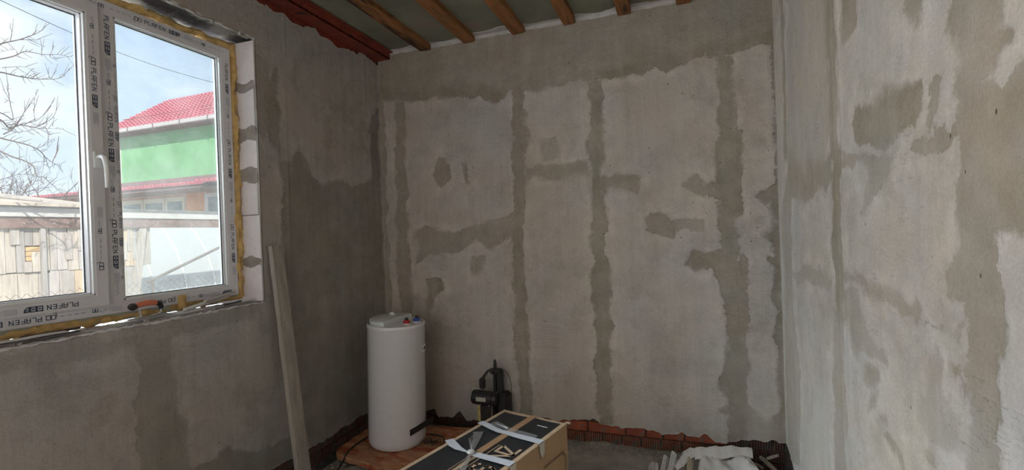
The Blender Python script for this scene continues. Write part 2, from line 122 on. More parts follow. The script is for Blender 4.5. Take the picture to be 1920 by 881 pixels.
# ------------------------------------------------------------------ materials
def mat_new(name):
    m = bpy.data.materials.new(name); m.use_nodes = True; nt = m.node_tree
    return m, nt, nt.nodes['Principled BSDF']
def mat(name, col, rough=.6, metal=0, var=.12, scale=12, bump=0, bscale=60, spots=None, coat=0, stretch=(1,1,1), spec=.5):
    m, nt, b = mat_new(name); L = nt.links.new
    tc = N(nt, 'ShaderNodeTexCoord'); mp = N(nt, 'ShaderNodeMapping'); mp.inputs['Scale'].default_value = stretch; L(tc.outputs['Object'], mp.inputs[0])
    nz = N(nt, 'ShaderNodeTexNoise', i_Scale=scale, i_Detail=5.0, i_Roughness=.6); L(mp.outputs[0], nz.inputs[0])
    out = ramp(nt, [(.3, [c*(1-var) for c in col]), (.7, [min(1, c*(1+var)) for c in col])], nz.outputs[0])
    if spots:
        sc_, thr, scol = spots
        n2 = N(nt, 'ShaderNodeTexNoise', i_Scale=sc_, i_Detail=6.0, i_Roughness=.65); L(mp.outputs[0], n2.inputs[0])
        k = ramp(nt, [(thr, 0.), (thr+.08, 1.)], n2.outputs[0])
        mx = N(nt, 'ShaderNodeMixRGB'); L(k, mx.inputs[0]); L(out, mx.inputs[1]); mx.inputs[2].default_value = (*scol, 1); out = mx.outputs[0]
    L(out, b.inputs['Base Color'])
    b.inputs['Roughness'].default_value = rough; b.inputs['Metallic'].default_value = metal; b.inputs['Coat Weight'].default_value = coat
    b.inputs['Specular IOR Level'].default_value = spec
    if bump:
        n3 = N(nt, 'ShaderNodeTexNoise', i_Scale=bscale, i_Detail=6.0, i_Roughness=.65); L(mp.outputs[0], n3.inputs[0])
        bp = N(nt, 'ShaderNodeBump', i_Strength=bump, i_Distance=.01); L(n3.outputs[0], bp.inputs['Height']); L(bp.outputs[0], b.inputs['Normal'])
    return m
def plaster(name, light, dark, seed=0., streak=.10, bump=.35):
    m, nt, b = mat_new(name); L = nt.links.new
    at = N(nt, 'ShaderNodeAttribute', attribute_name='depth'); st = N(nt, 'ShaderNodeAttribute', attribute_name='strength')
    tc = N(nt, 'ShaderNodeTexCoord'); mp = N(nt, 'ShaderNodeMapping'); mp.inputs['Location'].default_value = (seed, seed*.7, 0); L(tc.outputs['Object'], mp.inputs[0])
    def noise(s, d=5., r=.6, src=None):
        n = N(nt, 'ShaderNodeTexNoise', i_Scale=s, i_Detail=d, i_Roughness=r); L(src or mp.outputs[0], n.inputs[0]); return n.outputs[0]
    def M(op, a, b_, c=None):
        n = N(nt, 'ShaderNodeMath', operation=op)
        for i, v in enumerate((a, b_, c)):
            if v is None: continue
            if isinstance(v, (int, float)): n.inputs[i].default_value = v
            else: L(v, n.inputs[i])
        return n.outputs[0]
    fine = noise(38, 8, .75); mid = noise(11, 5, .6)
    d = M('MULTIPLY_ADD', M('SUBTRACT', fine, .5), .065, M('MULTIPLY_ADD', M('SUBTRACT', mid, .5), .055, at.outputs['Fac']))
    wd = ramp(nt, [(.42, .003), (.68, .030)], noise(4.3, 3, .5))       # crisp trowel edges here, feathered ones there
    mask = N(nt, 'ShaderNodeMapRange', interpolation_type='SMOOTHSTEP'); L(M('MULTIPLY', wd, -1), mask.inputs[1]); L(wd, mask.inputs[2]); L(d, mask.inputs[0])
    mk = M('MULTIPLY', M('MULTIPLY', mask.outputs[0], st.outputs['Fac']), ramp(nt, [(.30, .62), (.62, 1.05)], noise(6.5, 6, .65)))
    # blotchy thin areas everywhere, weak
    bl = ramp(nt, [(.50, 0.), (.56, .16), (.72, .50)], noise(3.1, 9, .72))
    mk = M('MAXIMUM', mk, bl)
    hue = N(nt, 'ShaderNodeMixRGB'); L(ramp(nt, [(.35, 0.), (.65, 1.)], noise(1.6, 4, .6)), hue.inputs[0]); hue.inputs[1].default_value = (light[0]*1.03, light[1]*.985, light[2]*.93, 1); hue.inputs[2].default_value = (light[0]*.96, light[1]*.985, light[2]*1.03, 1)
    hud = N(nt, 'ShaderNodeMixRGB'); L(ramp(nt, [(.35, 0.), (.65, 1.)], noise(2.9, 4, .6)), hud.inputs[0]); hud.inputs[1].default_value = (dark[0]*1.08, dark[1]*1.02, dark[2]*.96, 1); hud.inputs[2].default_value = (dark[0]*.90, dark[1]*.93, dark[2]*.90, 1)
    mx = N(nt, 'ShaderNodeMixRGB'); L(mk, mx.inputs[0]); L(hue.outputs[0], mx.inputs[1]); L(hud.outputs[0], mx.inputs[2])
    mp2 = N(nt, 'ShaderNodeMapping'); mp2.inputs['Scale'].default_value = (9, 9, .55); L(tc.outputs['Object'], mp2.inputs[0])
    sk = ramp(nt, [(.25, 1-streak), (.75, 1+streak*.6)], noise(2.2, 6, .65, mp2.outputs[0]))
    cl = ramp(nt, [(.3, .90), (.7, 1.06)], noise(5, 6, .7))
    gr = ramp(nt, [(.3, .88), (.7, 1.07)], noise(120, 5, .75))
    # pits and specks
    vo = N(nt, 'ShaderNodeTexVoronoi', i_Scale=9.0); vo.inputs['Randomness'].default_value = 1
    mp3 = N(nt, 'ShaderNodeMapping'); mp3.inputs['Scale'].default_value = (1.6, 1.6, .8); L(tc.outputs['Object'], mp3.inputs[0]); L(mp3.outputs[0], vo.inputs[0])
    vd = M('MULTIPLY_ADD', noise(70, 3, .6), .035, vo.outputs['Distance'])
    sp = ramp(nt, [(.050, .25), (.062, 1.)], vd)
    # hairline scratches
    mp4 = N(nt, 'ShaderNodeMapping'); mp4.inputs['Scale'].default_value = (1.4, 1.4, 11); mp4.inputs['Rotation'].default_value = (.12, .1, 0); L(tc.outputs['Object'], mp4.inputs[0])
    sn = noise(3.1, 3, .5, mp4.outputs[0]); ab = M('ABSOLUTE', M('SUBTRACT', sn, .5), 0)
    gate = ramp(nt, [(.52, 0.), (.62, 1.)], noise(1.7, 2, .5))
    scr = M('SUBTRACT', 1., M('MULTIPLY', ramp(nt, [(.0, .35), (.007, 0.)], ab), gate))
    tot = M('MULTIPLY', M('MULTIPLY', sk, cl), M('MULTIPLY', M('MULTIPLY', gr, sp), scr))
    rim = ramp(nt, [(.40, 0.), (.475, 1.), (.5, 0.)], M('MULTIPLY_ADD', d, 1.0, .5))     # paler, thicker putty built up along the patch edges
    rim = M('MULTIPLY_ADD', M('MULTIPLY', rim, ramp(nt, [(.42, 0.), (.60, 1.)], noise(8, 6, .65))), .16, 1.)
    tot = M('MULTIPLY', tot, rim)
    hs = N(nt, 'ShaderNodeMixRGB', blend_type='MULTIPLY'); hs.inputs[0].default_value = 1; L(mx.outputs[0], hs.inputs[1]); L(tot, hs.inputs[2])
    L(hs.outputs[0], b.inputs['Base Color']); b.inputs['Roughness'].default_value = .85; b.inputs['Specular IOR Level'].default_value = .25
    hgt = M('ADD', M('MULTIPLY', mk, -.55), M('ADD', M('MULTIPLY', noise(30, 8, .72), .9), M('MULTIPLY', noise(2.2, 5, .6, mp2.outputs[0]), .5)))
    hgt = M('ADD', hgt, M('MULTIPLY', sp, .5))
    bp = N(nt, 'ShaderNodeBump', i_Strength=min(1, bump*1.5), i_Distance=.012); L(hgt, bp.inputs['Height']); L(bp.outputs[0], b.inputs['Normal'])
    return m
def glass(name, dirt, tint=(.93, .97, .96)):
    m, nt, b = mat_new(name); nt.nodes.remove(b); L = nt.links.new; out = [n for n in nt.nodes if n.type == 'OUTPUT_MATERIAL'][0]
    tr = N(nt, 'ShaderNodeBsdfTransparent'); tr.inputs[0].default_value = (*tint, 1); gl = N(nt, 'ShaderNodeBsdfGlossy'); gl.inputs['Roughness'].default_value = .02
    lw = N(nt, 'ShaderNodeFresnel', i_IOR=1.45); m1 = N(nt, 'ShaderNodeMixShader'); L(lw.outputs[0], m1.inputs[0]); L(tr.outputs[0], m1.inputs[1]); L(gl.outputs[0], m1.inputs[2])
    tl = N(nt, 'ShaderNodeBsdfTranslucent'); tl.inputs[0].default_value = (.86, .84, .80, 1)
    df = N(nt, 'ShaderNodeBsdfDiffuse'); df.inputs[0].default_value = (.7, .68, .64, 1); ad = N(nt, 'ShaderNodeMixShader'); L(tl.outputs[0], ad.inputs[1]); L(df.outputs[0], ad.inputs[2])
    tc = N(nt, 'ShaderNodeTexCoord'); nz = N(nt, 'ShaderNodeTexNoise', i_Scale=7.0, i_Detail=8.0, i_Roughness=.7); L(tc.outputs['Object'], nz.inputs[0])
    n2 = N(nt, 'ShaderNodeTexNoise', i_Scale=120.0, i_Detail=4.0, i_Roughness=.7); L(tc.outputs['Object'], n2.inputs[0])
    k = ramp(nt, [(.35, dirt*.4), (.7, dirt)], nz.outputs[0]); k2 = ramp(nt, [(.60, 0.), (.72, dirt*1.4)], n2.outputs[0])
    sxz = N(nt, 'ShaderNodeSeparateXYZ'); L(tc.outputs['Object'], sxz.inputs[0])
    low = N(nt, 'ShaderNodeMapRange'); low.inputs[1].default_value = 2.1; low.inputs[2].default_value = 1.6; low.inputs[3].default_value = .35; low.inputs[4].default_value = 1; L(sxz.outputs[2], low.inputs[0])
    a = N(nt, 'ShaderNodeMath', operation='ADD'); L(k, a.inputs[0]); L(k2, a.inputs[1]); a2 = N(nt, 'ShaderNodeMath', operation='MULTIPLY'); L(a.outputs[0], a2.inputs[0]); L(low.outputs[0], a2.inputs[1])
    m2 = N(nt, 'ShaderNodeMixShader'); L(a2.outputs[0], m2.inputs[0]); L(m1.outputs[0], m2.inputs[1]); L(ad.outputs[0], m2.inputs[2]); L(m2.outputs[0], out.inputs[0])
    return m
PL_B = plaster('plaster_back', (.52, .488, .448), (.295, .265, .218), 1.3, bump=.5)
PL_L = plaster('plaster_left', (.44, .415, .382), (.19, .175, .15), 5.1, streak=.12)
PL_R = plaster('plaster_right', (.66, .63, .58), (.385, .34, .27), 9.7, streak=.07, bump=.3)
M_REAR = mat('plaster_rear', (.5, .48, .45), .9, bump=.2)
M_BRICK = mat('red_brick', (.30, .075, .035), .8, var=.4, scale=9, bump=.5, bscale=50, spots=(16, .58, (.16, .13, .11)))
M_BRICK2 = mat('ribbed_brick', (.27, .10, .06), .85, var=.45, scale=11, bump=.5, bscale=60, spots=(22, .52, (.14, .13, .11)))
M_BRICKD = mat('dirty_brick', (.11, .05, .038), .9, var=.5, scale=11, bump=.5, bscale=60, spots=(18, .5, (.07, .065, .055)))
M_MORT = mat('mortar_bed', (.13, .125, .11), .95, var=.45, scale=25, bump=.8, bscale=70)
M_BLOCK = mat('aerated_block', (.82, .77, .78), .9, var=.06, scale=9, bump=.35, bscale=90, spots=(30, .68, (.5, .47, .45)))
M_SMEAR = mat('grey_mortar', (.33, .30, .265), .9, var=.15, scale=20, bump=.4, bscale=60)
M_LINT = mat('lintel_concrete', (.27, .26, .24), .6, var=.3, scale=5, bump=.5, bscale=25, spots=(4.0, .44, (.035, .037, .04)))
M_SILLM = mat('white_rough_mortar', (.66, .65, .65), .9, var=.1, scale=20, bump=.6, bscale=50)
M_FLOOR = mat('dusty_screed', (.36, .335, .295), .95, var=.25, scale=7, bump=.8, bscale=55, spots=(60, .6, (.38, .36, .33)))
M_STONE = mat('rubble_stone', (.34, .32, .28), .95, var=.4, scale=30, bump=.5)
M_STEEL = mat('red_primer_steel', (.22, .040, .022), .65, var=.3, scale=8, bump=.25, bscale=40, spots=(7, .60, (.03, .018, .014)))
M_JOIST = mat('stained_timber', (.30, .125, .040), .7, var=.4, scale=5, bump=.5, bscale=14, stretch=(9, 1, 9), spots=(2.0, .52, (.055, .026, .013)))
M_SHEET = mat('green_grey_board', (.215, .215, .165), .75, var=.25, scale=3.2, bump=.2, spots=(2.0, .56, (.27, .215, .175)))
M_SEAM = mat('white_joint_foam', (.50, .48, .47), .9, var=.12, scale=20, bump=.5)
M_PVC = mat('filmed_white_pvc', (.72, .71, .74), .38, var=.05, scale=7, bump=.06, bscale=30)
M_PVC2 = mat('white_pvc', (.78, .80, .80), .25, var=.02)
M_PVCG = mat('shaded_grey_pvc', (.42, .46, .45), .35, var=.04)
M_GASK = mat('black_gasket', (.03, .035, .035), .5)
M_INK = mat('blue_black_ink', (.06, .09, .15), .6, var=.3, scale=60); M_INK2 = mat('faded_ink', (.21, .25, .34), .6, var=.15, scale=60); M_INKT = mat('teal_ink', (.10, .22, .28), .6)
M_FOAM = mat('mounting_foam', (.62, .42, .17), .85, var=.25, scale=14, bump=.6, bscale=35)
M_WHITE = mat('white_enamel', (.70, .69, .70), .22, var=.01, coat=.3)
M_LID = mat('pale_plastic', (.62, .66, .66), .4, var=.02)
M_RED = mat('red_plastic', (.45, .03, .03), .35, var=.05); M_BLUE = mat('blue_plastic', (.04, .09, .38), .35, var=.05)
M_BLACK = mat('black_plastic', (.02, .02, .021), .5, var=.2); M_BLACK2 = mat('worn_black_metal', (.035, .034, .033), .4, metal=.3, var=.4, scale=30, bump=.2)
M_BOARD = mat('orange_plywood', (.46, .23, .12), .7, var=.35, scale=6, bump=.8, bscale=30, stretch=(1, 2.5, 2.5), spots=(5.5, .50, (.36, .085, .03)))
M_CARD = mat('cardboard', (.37, .235, .125), .85, var=.10, scale=9, bump=.08); M_CARDE = mat('cardboard_edge', (.52, .37, .25), .85, var=.12, scale=20)
M_PRINT = mat('black_print', (.016, .017, .02), .55, var=.4, scale=14, bump=.05)
M_TAPE = mat('white_tape', (.62, .64, .70), .55, var=.06, scale=30, bump=.15)
M_SACK = mat('dirty_white_sack', (.62, .60, .58), .7, var=.1, scale=7, bump=.7, bscale=14, spots=(5, .62, (.36, .31, .25)))
M_ALU = mat('perforated_bead_metal', (.62, .62, .61), .5, metal=.2, var=.08); M_BEIGE = mat('yellowed_bead', (.50, .44, .33), .6, var=.12)
M_PLANK = mat('grey_dirty_timber', (.36, .335, .29), .85, var=.22, scale=4, bump=.5, bscale=14, stretch=(8, 8, 1), spots=(3, .60, (.25, .22, .185)))
M_CHIP = mat('split_wood', (.30, .26, .21), .9, var=.3, scale=20, bump=.5)
M_STRIP = mat('pale_strip', (.62, .59, .57), .6, var=.12, scale=20, bump=.3)
M_STRIPD = mat('dark_strip', (.08, .075, .08), .7, var=.3)
M_METAL = mat('brushed_steel', (.55, .57, .60), .3, metal=.8, var=.1); M_ORANGE = mat('orange_grip', (.62, .19, .10), .5, var=.1)
# ================================================================== setting
def sdf(shape, a, b):
    if shape[0] == 'p': _, s, k, pts = shape
    else: _, s, hw, pts = shape
    P = np.array(pts, float); n = len(P); best = np.full(a.shape, 1e9); ins = np.zeros(a.shape, bool)
    rng = range(n) if shape[0] == 'p' else range(n-1)
    for i in rng:
        x0, y0 = P[i]; x1, y1 = P[(i+1) % n]; dx, dy = x1-x0, y1-y0
        t = np.clip(((a-x0)*dx+(b-y0)*dy)/(dx*dx+dy*dy+1e-12), 0, 1)
        best = np.minimum(best, np.hypot(a-x0-t*dx, b-y0-t*dy))
        if shape[0] == 'p' and dy != 0:
            ins ^= ((y0 > b) != (y1 > b)) & (a < (b-y0)*dx/dy+x0)
    return np.where(ins, best, -best) if shape[0] == 'p' else hw-best
def wall_mesh(name, A, Bf, to3, shapes, m, hole=None, seed=0, skirt=.02, nrm=(0,0,0)):
    """A: 1-D positions along the wall; Bf(A) -> 2-D heights; to3(a,b,d) -> world; d = depth into the wall"""
    B = Bf(A); a = np.repeat(A[:, None], B.shape[1], 1); b = B
    wa = a+.036*fbm(a, b, 9, 4, seed)+.05*fbm(a, b, 1.8, 2, seed+9)*.4; wb = b+.045*fbm(a, b, 7, 4, seed+20)
    D = np.full(a.shape, -9.); S = np.zeros(a.shape)
    for sh in shapes:
        d = sdf(sh, wa, wb); k = (d > D) & ((d > -.02) | (D < -.02)); 
        inside = (d > 0) & (D > 0)
        S = np.where(inside, np.maximum(S, sh[1]), np.where(d > D, sh[1], S)); D = np.maximum(D, d)
    for _ in range(10):
        Sp = np.pad(S, 1, mode='edge'); S = (Sp[1:-1, 1:-1]*2+Sp[:-2, 1:-1]+Sp[2:, 1:-1]+Sp[1:-1, :-2]+Sp[1:-1, 2:])/6
    relief = .004*fbm(a, b, 1.3, 3, seed+40)+.0016*fbm(a, b, 12, 3, seed+41)+np.where(D > 0, .0012, 0)
    X = to3(a, b, relief); na, nb = B.shape
    idx = np.arange(na*nb).reshape(na, nb)
    q = np.stack([idx[:-1, :-1], idx[1:, :-1], idx[1:, 1:], idx[:-1, 1:]], -1).reshape(-1, 4)
    if hole is not None:
        ac = ((a[:-1, :-1]+a[1:, 1:])/2).ravel(); bc = ((b[:-1, :-1]+b[1:, 1:])/2).ravel()
        keep = ~((ac > hole[0]) & (ac < hole[1]) & (bc > hole[2]) & (bc < hole[3])); q = q[keep]
    V = np.stack(X, -1).reshape(-1, 3)
    # skirt: every border edge is turned back into the wall
    e = np.concatenate([q[:, [0, 1]], q[:, [1, 2]], q[:, [2, 3]], q[:, [3, 0]]]); es = np.sort(e, 1)
    _, inv, cnt = np.unique(es, axis=0, return_inverse=True, return_counts=True); be = e[cnt[inv.ravel()] == 1]
    bv = np.unique(be); mp_ = {v: len(V)+i for i, v in enumerate(bv)}
    back = np.stack(to3(a.ravel()[bv], b.ravel()[bv], np.full(len(bv), skirt)), -1)
    V2 = np.vstack([V, back]); q2 = [(x, y, mp_[y], mp_[x]) for x, y in be]
    me = bpy.data.meshes.new(name); me.from_pydata(V2.tolist(), [], q.tolist()+q2); me.polygons.foreach_set('use_smooth', [True]*len(q)+[False]*len(q2))
    for nm, arr in (('depth', D), ('strength', S)):
        at = me.attributes.new(nm, 'FLOAT', 'POINT'); arr = np.clip(arr, -1, 1); at.data.foreach_set('value', np.concatenate([arr.ravel(), arr.ravel()[bv]]).astype(np.float32))
    bm = bmesh.new(); bm.from_mesh(me); bm.faces.ensure_lookup_table(); bm.normal_update()
    f0 = bm.faces[len(bm.faces)//3]
    if f0.normal.dot(Vector(nrm)) < 0: bmesh.ops.reverse_faces(bm, faces=bm.faces)
    loose = [v for v in bm.verts if not v.link_faces]; bmesh.ops.delete(bm, geom=loose, context='VERTS')
    bm.to_mesh(me); bm.free()
    return link(name, me, m, None, 'structure')
def edge_fn(pts, jit, seed, slope=None):
    P = sorted(pts); xs = [p[0] for p in P]; ys = [p[1] for p in P]
    return lambda A: np.interp(A, xs, ys)+jit*fbm(A, A*0+.5, 30, 4, seed)
STEP = .011
# back wall
lo = edge_fn(GEN['edgeB'], .012, 3)
A = np.arange(0, RW+.001, RW/round(RW/STEP)); nb = int(2.85/STEP)
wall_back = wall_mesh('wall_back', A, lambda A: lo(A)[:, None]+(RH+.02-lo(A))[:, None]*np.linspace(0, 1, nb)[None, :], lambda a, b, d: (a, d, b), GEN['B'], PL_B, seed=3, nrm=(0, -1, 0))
MB().box((-.4, .035, -.4), (RW+.4, .30, RH+.25)).build('masonry', M_MORT, wall_back)
g = MB(); r = random.Random(2)
for k in range(22):
    z = .98-.019*k+r.uniform(-.005, .005); x0 = 1.275+r.uniform(-.006, .02); L_ = r.uniform(.06, .19)
    g.tube([(x0, -.0006, z), (x0+L_*.5, -.0008, z+r.uniform(-.003, .003)), (x0+L_, -.0004, z-.004)], .0007, 4)
g.build('trowel_scratches', M_SMEAR, wall_back, kind='stuff')
# left wall with window opening
WY0, WY1, WZ0, WZ1 = -2.61, -1.186, 1.211, 2.69
loL = edge_fn(GEN['edgeL'], .012, 5); hiL = edge_fn(GEN['topL'], .018, 6)
A = np.concatenate([np.linspace(-3.06, WY0, 40, endpoint=False), np.linspace(WY0, WY1, 129, endpoint=False), np.linspace(WY1, 0, 108)])
n1, n2, n3 = 96, 134, 26
def bL(A):
    l = np.where(A > -1.9, loL(A), loL(np.array([-1.9]))[0]); h = np.where(A > -1.35, hiL(A), 2.93)
    jt = .004*fbm(A, A*0, 25, 3, 77)
    return np.concatenate([l[:, None]+(WZ0+jt-l)[:, None]*np.linspace(0, 1, n1, endpoint=False), (WZ0+jt)[:, None]+(WZ1-WZ0+jt)[:, None]*np.linspace(0, 1, n2, endpoint=False), (WZ1+2*jt)[:, None]+(h-WZ1-2*jt)[:, None]*np.linspace(0, 1, n3)], 1)
ridges = [(-.98, .006), (-.20, .004), (-.14, .003)]
def toL(a, b, d):
    r = sum(h*np.exp(-((a-c-.01*(b-1.5))/.006)**2) for c, h in ridges)
    return (-(d-r*.8), a, b)
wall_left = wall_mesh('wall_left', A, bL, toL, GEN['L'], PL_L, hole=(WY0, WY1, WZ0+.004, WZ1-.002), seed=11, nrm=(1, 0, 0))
g = MB()
g.box((-.33, -1.10, -.4), (-.035, .035, RH+.25)); g.box((-.33, -3.08, -.4), (-.035, -1.10, WZ0-.06)); g.box((-.33, -3.08, WZ1+.16), (-.035, -1.10, RH+.25)); g.box((-.33, -3.08, WZ0-.06), (-.035, -2.70, WZ1+.16))
g.box((-.33, -4.5, -.4), (-.035, -3.08, 1.2)); g.box((-.33, -4.5, 2.75), (-.035, -3.08, RH+.25)); g.box((-.33, -5.0, -.4), (-.035, -4.5, RH+.25))  # out-of-view gap in these boxes is added for the side fill lamp
g.build('masonry', M_MORT, wall_left)
g = MB(); g.box((-.035, -4.5, -.1), (0, -3.06, 1.2)); g.box((-.035, -4.5, 2.75), (0, -3.06, RH)); g.box((-.035, -5.0, -.1), (0, -4.5, RH)); g.build('plaster_patch', M_REAR, wall_left)
# aerated blocks in the reveal, grey mortar smeared over their joints
zs = [1.205, 1.435, 1.699, 1.93, 2.155, 2.43, 2.69]
for side, (ya, yb) in enumerate(((WY1, -1.10), (-2.70, WY0))):
    for i in range(6):
        j = rnd.uniform(-.003, .003)
        MB().box((-.325, ya+(j if side == 0 else 0), zs[i]+.002), (-.006, yb+(j if side else 0), zs[i+1]-.002)).build('block', M_BLOCK, wall_left, bevel=.003)
def smear(z0, z1, seed, x0=-.155, x1=-.010):
    r = random.Random(seed); n = 22; top = []; bot = []
    for k in range(n+1):
        x = x0+(x1-x0)*k/n; top.append((x, z1+r.uniform(-.003, .003)+.008*math.sin(k*.35+seed))); bot.append((x, z0+r.uniform(-.003, .003)+.009*math.sin(k*.3+seed*2)))
    g = MB(); v = []
    for (x, z), (x2, z2) in zip(top, bot):
        for t in (0, .12, .5, .88, 1):
            v.append((x, WY1-(.0005 if t in (0, 1) else .0035+r.uniform(0, .0012)), z*(1-t)+z2*t))
    g.add(v, [(k*5+j, k*5+j+1, (k+1)*5+j+1, (k+1)*5+j) for k in range(n) for j in range(4)])
    g.build('mortar_smear', M_SMEAR, wall_left, smooth=True)
smear(2.405, 2.455, 1); smear(2.115, 2.20, 2); smear(1.885, 1.975, 3); smear(1.405, 1.462, 4)
# lintel with a rough sooty underside and a white crumbling lip
nx, ny = 16, 120; v = []
for i in range(nx+1):
    for j in range(ny+1):
        x = -.32+.315*i/nx; y = WY0-.03+(WY1-WY0+.06)*j/ny
        t = i/nx; z = WZ1+.012*math.sin(t*3.1)+.006*float(fbm(np.array([x*2]), np.array([y]), 9, 4, 8)[0])
        v.append((x, y, z))
g = MB().add(v, [(i*(ny+1)+j, i*(ny+1)+j+1, (i+1)*(ny+1)+j+1, (i+1)*(ny+1)+j) for i in range(nx) for j in range(ny)]); g.box((-.33, WY0-.09, WZ1+.03), (-.03, WY1+.086, WZ1+.165))
g.build('lintel', M_LINT, wall_left, smooth=True)
r = random.Random(4); pts = [(-.004+r.uniform(-.002, .003), WY0+(WY1-WY0)*k/60, WZ1+.004+r.uniform(-.003, .003)) for k in range(61)]
MB().tube(pts, [r.uniform(.003, .009) for _ in pts], 6).build('plaster_lip', M_SILLM, wall_left, smooth=True)
v = [((-.33+.328*i/8)+(r.uniform(-.006, .012) if i == 8 else 0), WY0-.02+(WY1-WY0+.04)*j/130, WZ0-.006+.008*float(fbm(np.array([i*.4]), np.array([j*.12]), 3, 3, 5)[0])-(.010 if i == 8 else 0)*r.random()) for i in range(9) for j in range(131)]
g = MB().add(v, [(i*131+j, i*131+j+1, (i+1)*131+j+1, (i+1)*131+j) for i in range(8) for j in range(130)]); g.box((-.33, -2.70, WZ0-.06), (-.012, -1.10, WZ0-.012))
g.build('sill_mortar', M_SILLM, wall_left, smooth=True)
pts = [(.001+r.uniform(0, .004), WY0+(WY1-WY0)*k/90, WZ0-.006+r.uniform(-.006, .002)) for k in range(91)]
MB().tube(pts, [r.uniform(.002, .007) for _ in pts], 5).build('plaster_lip', M_SILLM, wall_left, smooth=True)
# right wall
eR = edge_fn([(-5.2, .02), (-.45, .06), (-.2, .12), (-.08, .17), (0, .205)], .008, 15)
A = np.concatenate([np.linspace(-5.0, -2.4, 60, endpoint=False), np.linspace(-2.4, 0, 230)]); nb = 270
ridR = [(-.30, .004), (-.345, .003), (-.10, .003), (-1.08, .004), (-1.17, .003)]
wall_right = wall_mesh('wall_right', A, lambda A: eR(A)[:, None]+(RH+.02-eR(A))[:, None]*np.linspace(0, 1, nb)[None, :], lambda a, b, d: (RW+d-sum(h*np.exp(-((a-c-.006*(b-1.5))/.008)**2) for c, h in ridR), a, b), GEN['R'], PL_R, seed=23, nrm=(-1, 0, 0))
MB().box((RW+.035, -5.0, -.4), (RW+.35, .035, RH+.25)).build('masonry', M_MORT, wall_right)
# rear wall behind the camera, with an opening added for the rear fill lamp
g = MB(); g.box((-.33, -5.3, -.1), (.5, -5.0, RH)); g.box((2.5, -5.3, -.1), (RW+.35, -5.0, RH)); g.box((.5, -5.3, -.1), (2.5, -5.0, .9)); g.box((.5, -5.3, 2.6), (2.5, -5.0, RH))
g.build('wall_rear', M_REAR, kind='structure')
# ---- bricks showing under the torn plaster edge
def ribbed(L, h, d=.02, ribs=8):
    g = MB(); P = [(0, d)]
    for k in range(ribs):
        a = L*k/ribs; b = L*(k+1)/ribs; P += [(a+.001, 0), (b-.0065, 0), (b-.0055, .010), (b-.0005, .010)]
    P += [(L, d)]
    return g.prism(P, 0, h)
def flat_brick(L, h, seed, d=.02):
    r = random.Random(seed); g = MB(); n = 6; v = []
    for i in range(n+1):
        for j in range(3):
            v.append((L*i/n, r.uniform(-.0015, .002) if 0 < i < n else .002, h*j/2+r.uniform(-.0015, .0015)))
    g.add(v, [(i*3+j, i*3+j+1, (i+1)*3+j+1, (i+1)*3+j) for i in range(n) for j in range(2)])
    g.add([(0,0,0),(L,0,0),(L,d,0),(0,d,0),(0,0,h),(L,0,h),(L,d,h),(0,d,h)], [(0,1,2,3),(4,7,6,5),(0,4,5,1)[:0] or (1,5,6,2),(0,3,7,4)])
    return g
meshes = {}
def place_brick(kind, L, parent, M, m):
    key = (kind, round(L, 3), m.name, rnd.randint(0, 2))
    if key not in meshes:
        g = ribbed(L, .065, ribs=max(4, round(L/.0145))) if kind == 'r' else flat_brick(L, .065, hash(key[1:2])+key[3])
        o = g.build('brick', m, parent); meshes[key] = o.data
    else: o = link('brick', meshes[key], None, parent)
    o.matrix_basis = M; return o
def TR(x, y, z, a=0): return Matrix.Translation((x, y, z)) @ Matrix.Rotation(a, 4, 'Z')
xj = [0.02, .27, .52, .65, .90, 1.15, 1.35, 1.60, 1.86, 1.99, 2.10, 2.235, 2.49, 2.62, 2.75]
for i in range(len(xj)):
    L = (xj[i+1] if i+1 < len(xj) else RW-.0)-xj[i]-.010
    k = 'r' if xj[i] > 2.45 else 'f'; m = M_BRICKD if xj[i] < 1.3 or xj[i] > 2.45 else M_BRICK
    place_brick(k, L, wall_back, TR(xj[i], .012+rnd.uniform(-.002, .003), .146+rnd.uniform(-.002, .002)), m)
    if xj[i] < .9 and i % 1 == 0: place_brick('f', L, wall_back, TR(xj[i], .014, .219), M_BRICKD)
x = .04
while x < RW-.05:
    L = min(.118, RW-.005-x); place_brick('r', L, wall_back, TR(x, .012+rnd.uniform(-.002, .003), .071+rnd.uniform(-.002, .001)), M_BRICKD if x < 1.3 or x > 2.3 else M_BRICK2); x += .128
x = 2.30
while x < RW-.05: place_brick('r', min(.118, RW-.005-x), wall_back, TR(x, .014, -.005), M_BRICKD); x += .128
y = -2.0
k = 0
while y < -.02:
    L = min(.24, -.012-y)
    for z in (.105, .180): 
        yy = y+(.0 if z < .15 else .12)
        if yy+L > -.01: continue
        place_brick('r' if (k % 3 == 2 or z < .15) else 'f', L, wall_left, TR(-.010, yy, z, math.pi/2), M_BRICKD)
    y += .25; k += 1
